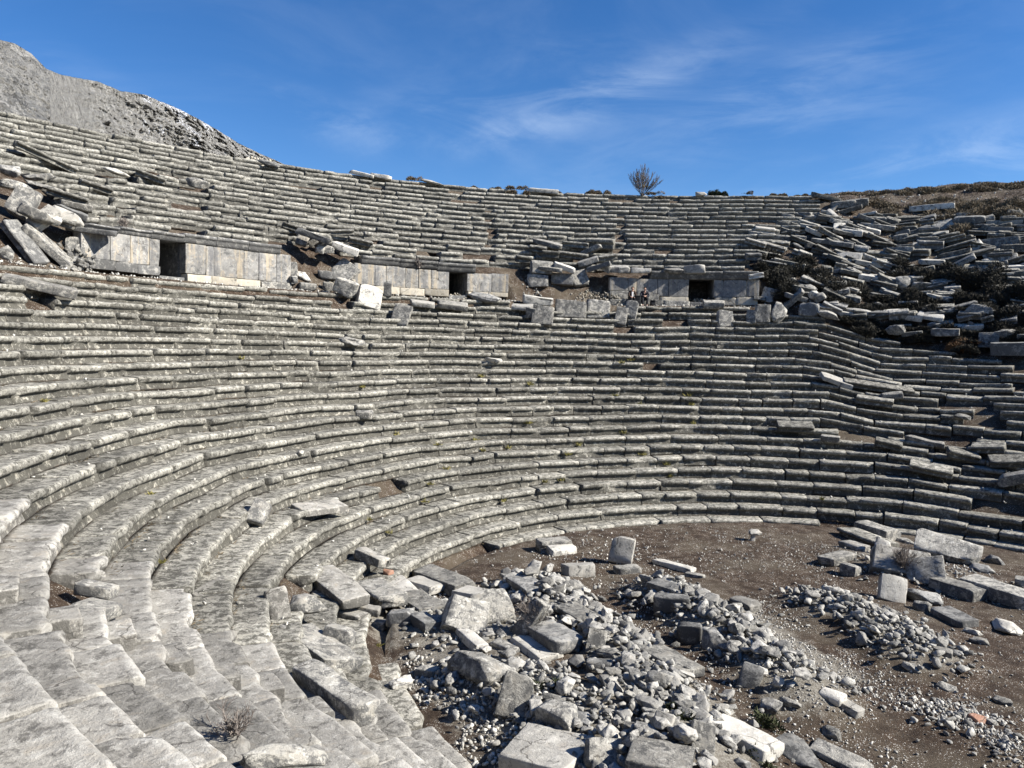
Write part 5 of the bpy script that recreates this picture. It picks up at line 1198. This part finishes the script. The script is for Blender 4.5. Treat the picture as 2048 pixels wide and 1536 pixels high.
bush('bare_shrub', 'twiggy shrub beside the tall leaning slab in the rubble', 'bush', 1062, 1240, 50, 70, 'twig', 1.4, 'twiggy')
bush('bare_shrub', 'twiggy shrub on the big flat slab at the right of the orchestra', 'bush', 1806, 1125, 34, 46, 'twig', 1.6, 'twiggy')
bush('bare_shrub', 'small twiggy shrub hanging on the cornice of the second gallery wall', 'bush', 838, 528, 30, 18, 'twig', .8, 'twiggy')
bush('bare_shrub', 'small twiggy shrub on the cornice of the gallery wall nearest the mountain', 'bush', 246, 452, 22, 24, 'twig', .8, 'twiggy')
for (x, y, w, h), lab in [((1097, 1362, 56, 34), 'dense green shrub low in the front rubble'), ((1376, 1432, 34, 26), 'green shrub at the foot of the long first rubble heap'), ((1538, 1442, 50, 44), 'green-brown shrub at the toe of the second rubble heap'), ((1522, 1512, 50, 40), 'olive shrub at the bottom edge right of the big pale flat block'), ((1345, 1412, 24, 20), 'small green shrub tucked in the middle of the first rubble heap')]:
    bush('green_shrub', lab, 'bush', x, y, w, h*.75, 'green', 1.1)
TUFT = [(725, 772), (792, 866), (875, 888), (893, 936), (851, 1001), (779, 1063), (738, 1037), (961, 751), (1061, 767), (1056, 844), (948, 878), (1017, 894), (965, 899), (1137, 907), (1158, 888), (1090, 962), (1124, 959), (1007, 1000), (860, 966), (1262, 718), (1244, 724), (1280, 807), (1383, 807), (1233, 790), (1377, 789), (1387, 845), (1247, 864), (1286, 907), (1333, 927), (1340, 951), (88, 800), (482, 715), (324, 1122), (300, 985), (1645, 996), (1610, 862), (1290, 372), (758, 1288)]
for i, (x, y) in enumerate(TUFT):
    bush('weed_tuft', 'small yellow-green weed tuft growing from a joint between curved seats', 'plant', x, y-2, 15, 10, 'tuft', .8, 'tuft', group='weed tufts in the seat joints', seed=i)

def scrub_cover():                           # dry grass over the hilltop, the crest and the collapsed slope
    r_ = np.random.default_rng(91); n = 26000; th = r_.uniform(math.radians(25), math.radians(205), n); r = RU+DU*NU+r_.gamma(1.6, 3.5, n)-.4
    m = th > TH_COL+.02; r[m] = RU+DU*NU+r_.gamma(1.2, 1.6, m.sum())-.3
    th2 = r_.uniform(math.radians(30), TH_COL-.01, 15000); r2 = r_.uniform(RW, RU+DU*NU+1, 15000)
    th = np.concatenate([th, th2]); r = np.concatenate([r, r2])
    th = np.concatenate([th, r_.uniform(0, 2*PI, 14000)]); r = np.concatenate([r, (R0-.1)*np.sqrt(r_.random(14000))])
    x, y = CX+r*np.cos(th), CY+r*np.sin(th); z = ground(x, y); ok = visible(np.stack([x, y, z], 1), 420, 120)
    cl = fbm(np.stack([x, y, 0*x], 1)*.5, 31, 3); ok &= cl > np.where(np.hypot(x-CX, y-CY) < R0, .06, -.12)
    x, y, z = x[ok], y[ok], z[ok]; k = len(x)
    # also the strip of litter at the back of the treads
    d = np.stack([r_.normal(0, .7, k), r_.normal(0, .7, k), r_.uniform(.3, 1, k)], 1); d /= np.linalg.norm(d, axis=1, keepdims=True)
    V, F = blades(np.stack([x, y, z-.02], 1), d, np.where(np.hypot(x-CX, y-CY) < R0, r_.uniform(.03, .10, k), r_.uniform(.08, .3, k)), np.where(np.hypot(x-CX, y-CY) < R0, r_.uniform(.004, .010, k), r_.uniform(.015, .035, k)), r_)
    me = mesh_np('dry_grass', V, [F], {'tone': np.repeat(r_.random(k), 6)}); me.materials.append(M['scrub']); o = bpy.data.objects.new('dry_grass', me); COL.objects.link(o); tag(o, kind='stuff')
scrub_cover()

def litter():                                # withered grass and debris caught at the back of the treads
    r_ = np.random.default_rng(92); n = 30000; th = r_.uniform(math.radians(60), math.radians(238), n); row = r_.integers(0, 23, n); u = np.minimum(np.abs(r_.normal(0, .07, n)), .3)
    r = R0+row*DR+DR+.06-u; x, y = CX+r*np.cos(th), CY+r*np.sin(th); z = row*DH+warp(R0+(row+.5)*DR, th)
    ok = visible(np.stack([x, y, z], 1), 100, 100) & (fbm(np.stack([x, y, z*3], 1)*.8, 33, 3) > .05)
    x, y, z, th = x[ok], y[ok], z[ok], th[ok]; k = len(x)
    d = np.stack([-np.cos(th)*.8+r_.normal(0, .6, k), -np.sin(th)*.8+r_.normal(0, .6, k), r_.uniform(.1, .8, k)], 1); d /= np.linalg.norm(d, axis=1, keepdims=True)
    V, F = blades(np.stack([x, y, z-.015], 1), d, r_.uniform(.04, .13, k), r_.uniform(.006, .014, k), r_)
    me = mesh_np('withered_grass', V, [F], {'tone': np.repeat(r_.random(k), 6)}); me.materials.append(M['scrub']); o = bpy.data.objects.new('withered_grass', me); COL.objects.link(o); tag(o, kind='stuff')
litter()

def bare_tree():
    r_ = np.random.default_rng(17); P, dist = hit(1284, 391); k = dist/F_PX; P = P+np.array([0, 0, -.05])
    e = P-ORIG; e2 = np.array([e[0], e[1], 0]); e2 /= np.linalg.norm(e2); e1 = np.array([e2[1], -e2[0], 0]); up = np.array([0, 0, 1.0])
    Hh = 50*k; root = empty('bare_tree', P); tag(root, 'leafless fan-shaped little tree standing alone on the skyline', 'tree')
    tp, cpn, tt_, ct_ = [], [], [], []
    def branch(p, d, L, r, depth, store):
        q = p; n = 4
        for s in range(n):
            d = d+r_.normal(0, .05, 3)+up*.05; d /= np.linalg.norm(d); q2 = q+d*L/n; store.append(tube(q, q2, max(.009, r*(1-.6*s/n)), max(.008, r*(1-.6*(s+1)/n)), 4)); q = q2
            if depth > 0 and s >= 0:
                for sg in (-1, 1):
                    if r_.random() < .97:
                        dd = d+e1*sg*r_.uniform(.12, .42)+e2*r_.normal(0, .25)+up*.12; dd /= np.linalg.norm(dd); branch(q, dd, L*r_.uniform(.38, .6)*(1-.12*s), r*.55, depth-1, cpn)
    for ang in np.linspace(-36, 52, 13):
        a = math.radians(ang+r_.normal(0, 3)); d = e1*math.sin(a)+up*math.cos(a)+e2*r_.normal(0, .22); d /= np.linalg.norm(d); st = e1*math.sin(a)*.06
        L = Hh*(.84-.0035*abs(ang-8)); branch(st, d, L, .028, 2, tp)
    for nm, pr in (('trunk', tp), ('crown', cpn)):
        V, F = merge(pr); me = mesh_np(nm, V, F, {'tone': r_.random(len(V))}); me.materials.append(M['bark']); o = bpy.data.objects.new(nm, me); COL.objects.link(o); o.parent = root
bare_tree()

# ------------------------------------------------------------------ the two people and their bags
def plain(name, col, rough=.8):
    m, nt, b = mat(name); N = NB(nt); tc = N.n('ShaderNodeTexCoord'); n_ = N.noise(tc.outputs['Object'], 25, 3, .6); b.inputs['Roughness'].default_value = rough
    N.l(N.mix(n_, tuple(c*.75 for c in col), tuple(min(1, c*1.2) for c in col)), b.inputs['Base Color']); return m
SKIN = plain('skin', (.48, .30, .22), .6)

def skinned(name, nodes, edges, material, parent, sub=1):
    """nodes: key -> ((x,y,z), radius); a Skin-modifier body, rooted at the first node"""
    keys = list(nodes); me = bpy.data.meshes.new(name); me.from_pydata([nodes[k][0] for k in keys], [(keys.index(a), keys.index(b)) for a, b in edges], [])
    o = bpy.data.objects.new(name, me); COL.objects.link(o); o.parent = parent; me.materials.append(material)
    o.modifiers.new('skin', 'SKIN')
    if not me.skin_vertices: 
        bm = bmesh.new(); bm.from_mesh(me); bm.verts.layers.skin.verify(); bm.to_mesh(me); bm.free()
    for i, k in enumerate(keys):
        r = nodes[k][1]; me.skin_vertices[0].data[i].radius = (r, r) if not isinstance(r, tuple) else r
        me.skin_vertices[0].data[i].use_root = (i == 0)
    s = o.modifiers.new('sub', 'SUBSURF'); s.levels = sub; s.render_levels = sub
    return o

def hand(nodes, edges, key, w, d, side, curl):
    """palm, four unequal fingers and a thumb that leaves the side of the palm; w wrist point, d pointing direction"""
    d = np.array(d, float); d /= np.linalg.norm(d); s = np.array(side, float); s -= d*(s @ d); s /= np.linalg.norm(s); c = np.array(curl, float)
    w = np.array(w, float); palm = w+d*.06; nodes[key+'palm'] = (tuple(palm), (.035, .018)); edges.append((key, key+'palm'))
    for i, (o_, L) in enumerate(((-.028, .062), (-.009, .074), (.010, .070), (.028, .055))):
        b0 = palm+d*.035+s*o_; b1 = b0+d*L*.55+c*L*.15; b2 = b1+d*L*.35+c*L*.45
        for j, p in enumerate((b0, b1, b2)): nodes[f'{key}f{i}{j}'] = (tuple(p), .0095-.001*j)
        edges += [(key+'palm', f'{key}f{i}0'), (f'{key}f{i}0', f'{key}f{i}1'), (f'{key}f{i}1', f'{key}f{i}2')]
    t0 = palm-s*.034; t1 = t0-s*.022+d*.03+c*.012
    nodes[key+'t0'] = (tuple(t0), .011); nodes[key+'t1'] = (tuple(t1), .0095); edges += [(key+'palm', key+'t0'), (key+'t0', key+'t1')]

def person(label, x, y, face, jacket, trousers, hair, shirt, shoe, turn, lean, hands_mid, woman=False):
    th_, _, dist = hit_cyl(x, y, 29.45); P = pol(29.5, th_, 9.66); root = empty('person', P); tag(root, label, 'person', None, 'thing')
    e = ORIG-P; yaw = math.atan2(e[1], e[0])+PI/2+math.radians(face); root.rotation_euler = (0, 0, yaw)
    # local frame: the person looks along -y, x to the viewer's right; origin on the seat's front foot level
    S = .43; W = .165 if woman else .19
    hd = np.array([math.sin(math.radians(turn)), -math.cos(math.radians(turn)), -.12])
    N_, E_ = {}, []
    def nd(k, p, r): N_[k] = (tuple(p), r)
    ch = np.array([0, -.10-lean, S+.42]); nk = ch+np.array([0, -.03-lean*.3, .13]); he = nk+np.array([0, -.02, .115])+.02*hd
    nd('pelvis', (0, 0, S+.10), (.15, .12)); nd('waist', (0, -.04-lean*.4, S+.26), (.13, .105)); nd('chest', ch, (.155, .115)); nd('neck', nk, .052); nd('jaw', nk+np.array([0, -.012, .06])+.02*hd, .066); nd('head', he, (.076, .088)); nd('crown', he+np.array([0, .01, .075]), .066)
    nd('nose', he+hd*.098+np.array([0, 0, -.02]), .013)
    E_ += [('pelvis', 'waist'), ('waist', 'chest'), ('chest', 'neck'), ('neck', 'jaw'), ('jaw', 'head'), ('head', 'crown'), ('head', 'nose')]
    kn, wr = {}, {}
    for sx, n_ in ((-1, 'l'), (1, 'r')):
        ear = he+np.array([sx*.082*math.cos(math.radians(turn)), sx*.082*math.sin(math.radians(turn)), -.01]); nd('ear'+n_, ear, .014); E_.append(('head', 'ear'+n_))
        sh = ch+np.array([sx*W, .01, .055]); nd('sho'+n_, sh, .062); E_.append(('chest', 'sho'+n_))
        el = ch+np.array([sx*(W+.075), -.10, -.20]); nd('elb'+n_, el, .044)
        w = np.array([sx*.055, -.36, S+.24]) if hands_mid else np.array([sx*.13, -.38, S+.17]); nd(n_, w, .027); wr[n_] = w
        E_ += [('sho'+n_, 'elb'+n_), ('elb'+n_, n_)]
        hand(N_, E_, n_, w, np.array([-sx*.35, -.7, -.25]), (sx, .3, 0), (0, .1, -.9))
        hp = np.array([sx*.095, -.03, S+.07]); k_ = np.array([sx*(.15 if not woman else .09), -.45, S+.09]); an = np.array([sx*.13, -.46+.04*sx, .09]); toe = an+np.array([sx*.02, -.15, -.045])
        nd('hip'+n_, hp, .092); nd('kne'+n_, k_, .064); nd('ank'+n_, an, .042); nd('toe'+n_, toe, .034); kn[n_] = (hp, k_, an, toe)
        E_ += [('pelvis', 'hip'+n_), ('hip'+n_, 'kne'+n_), ('kne'+n_, 'ank'+n_), ('ank'+n_, 'toe'+n_)]
    skinned('body', N_, E_, SKIN, root)
    g = .017
    J = {k: (N_[k][0], tuple(np.array(N_[k][1])*1+g)) if isinstance(N_[k][1], tuple) else (N_[k][0], N_[k][1]+g) for k in ('chest', 'waist', 'pelvis', 'shol', 'elbl', 'l', 'shor', 'elbr', 'r')}
    J['collar'] = (tuple(nk+np.array([0, .0, -.02])), .068)
    for n_ in 'lr': J[n_] = (tuple(np.array(N_[n_][0])*.9+np.array(N_['elb'+n_][0])*.1), .038)
    skinned('jacket', J, [('chest', 'waist'), ('waist', 'pelvis'), ('chest', 'collar'), ('chest', 'shol'), ('shol', 'elbl'), ('elbl', 'l'), ('chest', 'shor'), ('shor', 'elbr'), ('elbr', 'r')], jacket, root)
    Tn = {'pelvis': ((0, 0, S+.08), (.16, .13))}; Te = []
    for n_ in 'lr':
        for k in ('hip', 'kne', 'ank'): Tn[k+n_] = (N_[k+n_][0], N_[k+n_][1]+.018)
        Te += [('pelvis', 'hip'+n_), ('hip'+n_, 'kne'+n_), ('kne'+n_, 'ank'+n_)]
    skinned('trousers', Tn, Te, trousers, root)
    for n_ in 'lr':
        hp, k_, an, toe = kn[n_]; skinned('shoe', {'heel': (tuple(an+np.array([0, .03, -.045])), .046), 'mid': (tuple(an+np.array([0, -.05, -.05])), .046), 'tip': (tuple(toe+np.array([0, -.01, .0])), .038)}, [('heel', 'mid'), ('mid', 'tip')], shoe, root)
    D, Fc = ico(3); V = D*np.array([.098, .108, .108]); keep = ((V @ (hd/np.linalg.norm(hd))) < .045+.5*np.maximum(V[:, 2]-.03, 0)) & (V[:, 2] > (-.09 if woman else -.045)); V = V*(1+.05*fbm(V*30, 3, 2)[:, None])
    Fk = Fc[keep[Fc].all(axis=1)]; me = mesh_np('hair', V+he+np.array([0, .008, .03]), [Fk]); me.materials.append(hair); o = bpy.data.objects.new('hair', me); COL.objects.link(o); o.parent = root
    so = o.modifiers.new('thick', 'SOLIDIFY'); so.thickness = .012
    side = np.array([hd[1], -hd[0], 0]); side /= np.linalg.norm(side)
    for s_ in (-1, 1):
        V = D*.011+he+hd*.080+side*s_*.031+np.array([0, 0, .012]); me = mesh_np('eye', V, [Fc]); me.materials.append(EYEM); o = bpy.data.objects.new('eye', me); COL.objects.link(o); o.parent = root
    V = D*np.array([.024, .008, .006])+he+hd*.082+np.array([0, 0, -.055]); me = mesh_np('mouth', V, [Fc]); me.materials.append(LIP); o = bpy.data.objects.new('mouth', me); COL.objects.link(o); o.parent = root
    if shirt is not None:
        V, Fc2 = rbox(.11, .035, .34, 31, rad=.015, step=.05, chips=0, amp=.004); me = mesh_np('shirt_front', V+ch+np.array([.0, -.122, -.12]), Fc2); me.materials.append(shirt); o = bpy.data.objects.new('shirt_front', me); COL.objects.link(o); o.parent = root
    return P
EYEM = plain('eye_dark', (.02, .015, .012), .3); LIP = plain('lip', (.33, .14, .12), .6)
DARKH = plain('dark_hair', (.016, .012, .010)); NAVY = plain('navy_jacket', (.018, .020, .030)); BLACKT = plain('black_trousers', (.012, .013, .016)); BROWN = plain('brown_jacket', (.045, .028, .020)); WHITE = plain('white_shirt', (.72, .70, .68)); GREYSH = plain('grey_shoes', (.45, .45, .45)); BLK = plain('black_cloth', (.010, .011, .013))
person('seated person with dark hair, brown open jacket over a white shirt, head bowed', 1263, 592, 14, BROWN, BLACKT, DARKH, WHITE, BLK, 18, .08, False, True)
person('seated person in a navy jacket and cap-like dark hair, hands joined, looking right', 1289, 590, 6, NAVY, BLACKT, DARKH, None, GREYSH, 42, .02, True)

def backpack(label, x, y, w, h, seed):
    th_, _, dist = hit_cyl(x, y, 29.1); P = pol(29.12, th_, 9.66); root = empty('backpack', P); tag(root, label, 'backpack', None, 'thing'); k = dist/F_PX; W, Hh = w*k, h*k
    for nm, dims, off in (('body', (W, W*.6, Hh), (0, 0, Hh/2)), ('front_pocket', (W*.75, W*.2, Hh*.5), (0, -W*.38, Hh*.32)), ('top_flap', (W*.9, W*.62, Hh*.18), (0, -.02, Hh*.98)), ('strap', (W*.14, W*.1, Hh*.7), (W*.25, W*.34, Hh*.5)), ('strap', (W*.14, W*.1, Hh*.7), (-W*.25, W*.34, Hh*.5))):
        V, Fc = rbox(*dims, seed, rad=min(dims)*.35, step=.06, chips=0, amp=.012, taper=.06); seed += 1
        me = mesh_np(nm, V+np.array(off), Fc, smooth_=True); me.materials.append(BLK); o = bpy.data.objects.new(nm, me); COL.objects.link(o); o.parent = root
backpack('dark backpack set down between the two seated people', 1275, 592, 13, 20, 61)
backpack('black bag on the ledge right of the person in navy', 1306, 602, 11, 12, 71)

def stone_marker():
    P, dist = hit(1505, 1082); root = empty('stone_marker', P); tag(root, 'white stone balanced on a short pale stub alone on dark soil', 'marker', None, 'thing')
    V, Fc = rbox(.16, .14, .3, 3, rad=.02, step=.05, chips=3); me = mesh_np('stub', V+np.array([0, 0, .12]), Fc); me.materials.append(M['pale']); o = bpy.data.objects.new('stub', me); COL.objects.link(o); o.parent = root
    V, Fc = rock(5, 3, 10, (.34, .2, .15), .08); me = mesh_np('top_stone', V+np.array([0, 0, .34]), Fc); me.materials.append(M['pale']); o = bpy.data.objects.new('top_stone', me); COL.objects.link(o); o.parent = root
stone_marker()
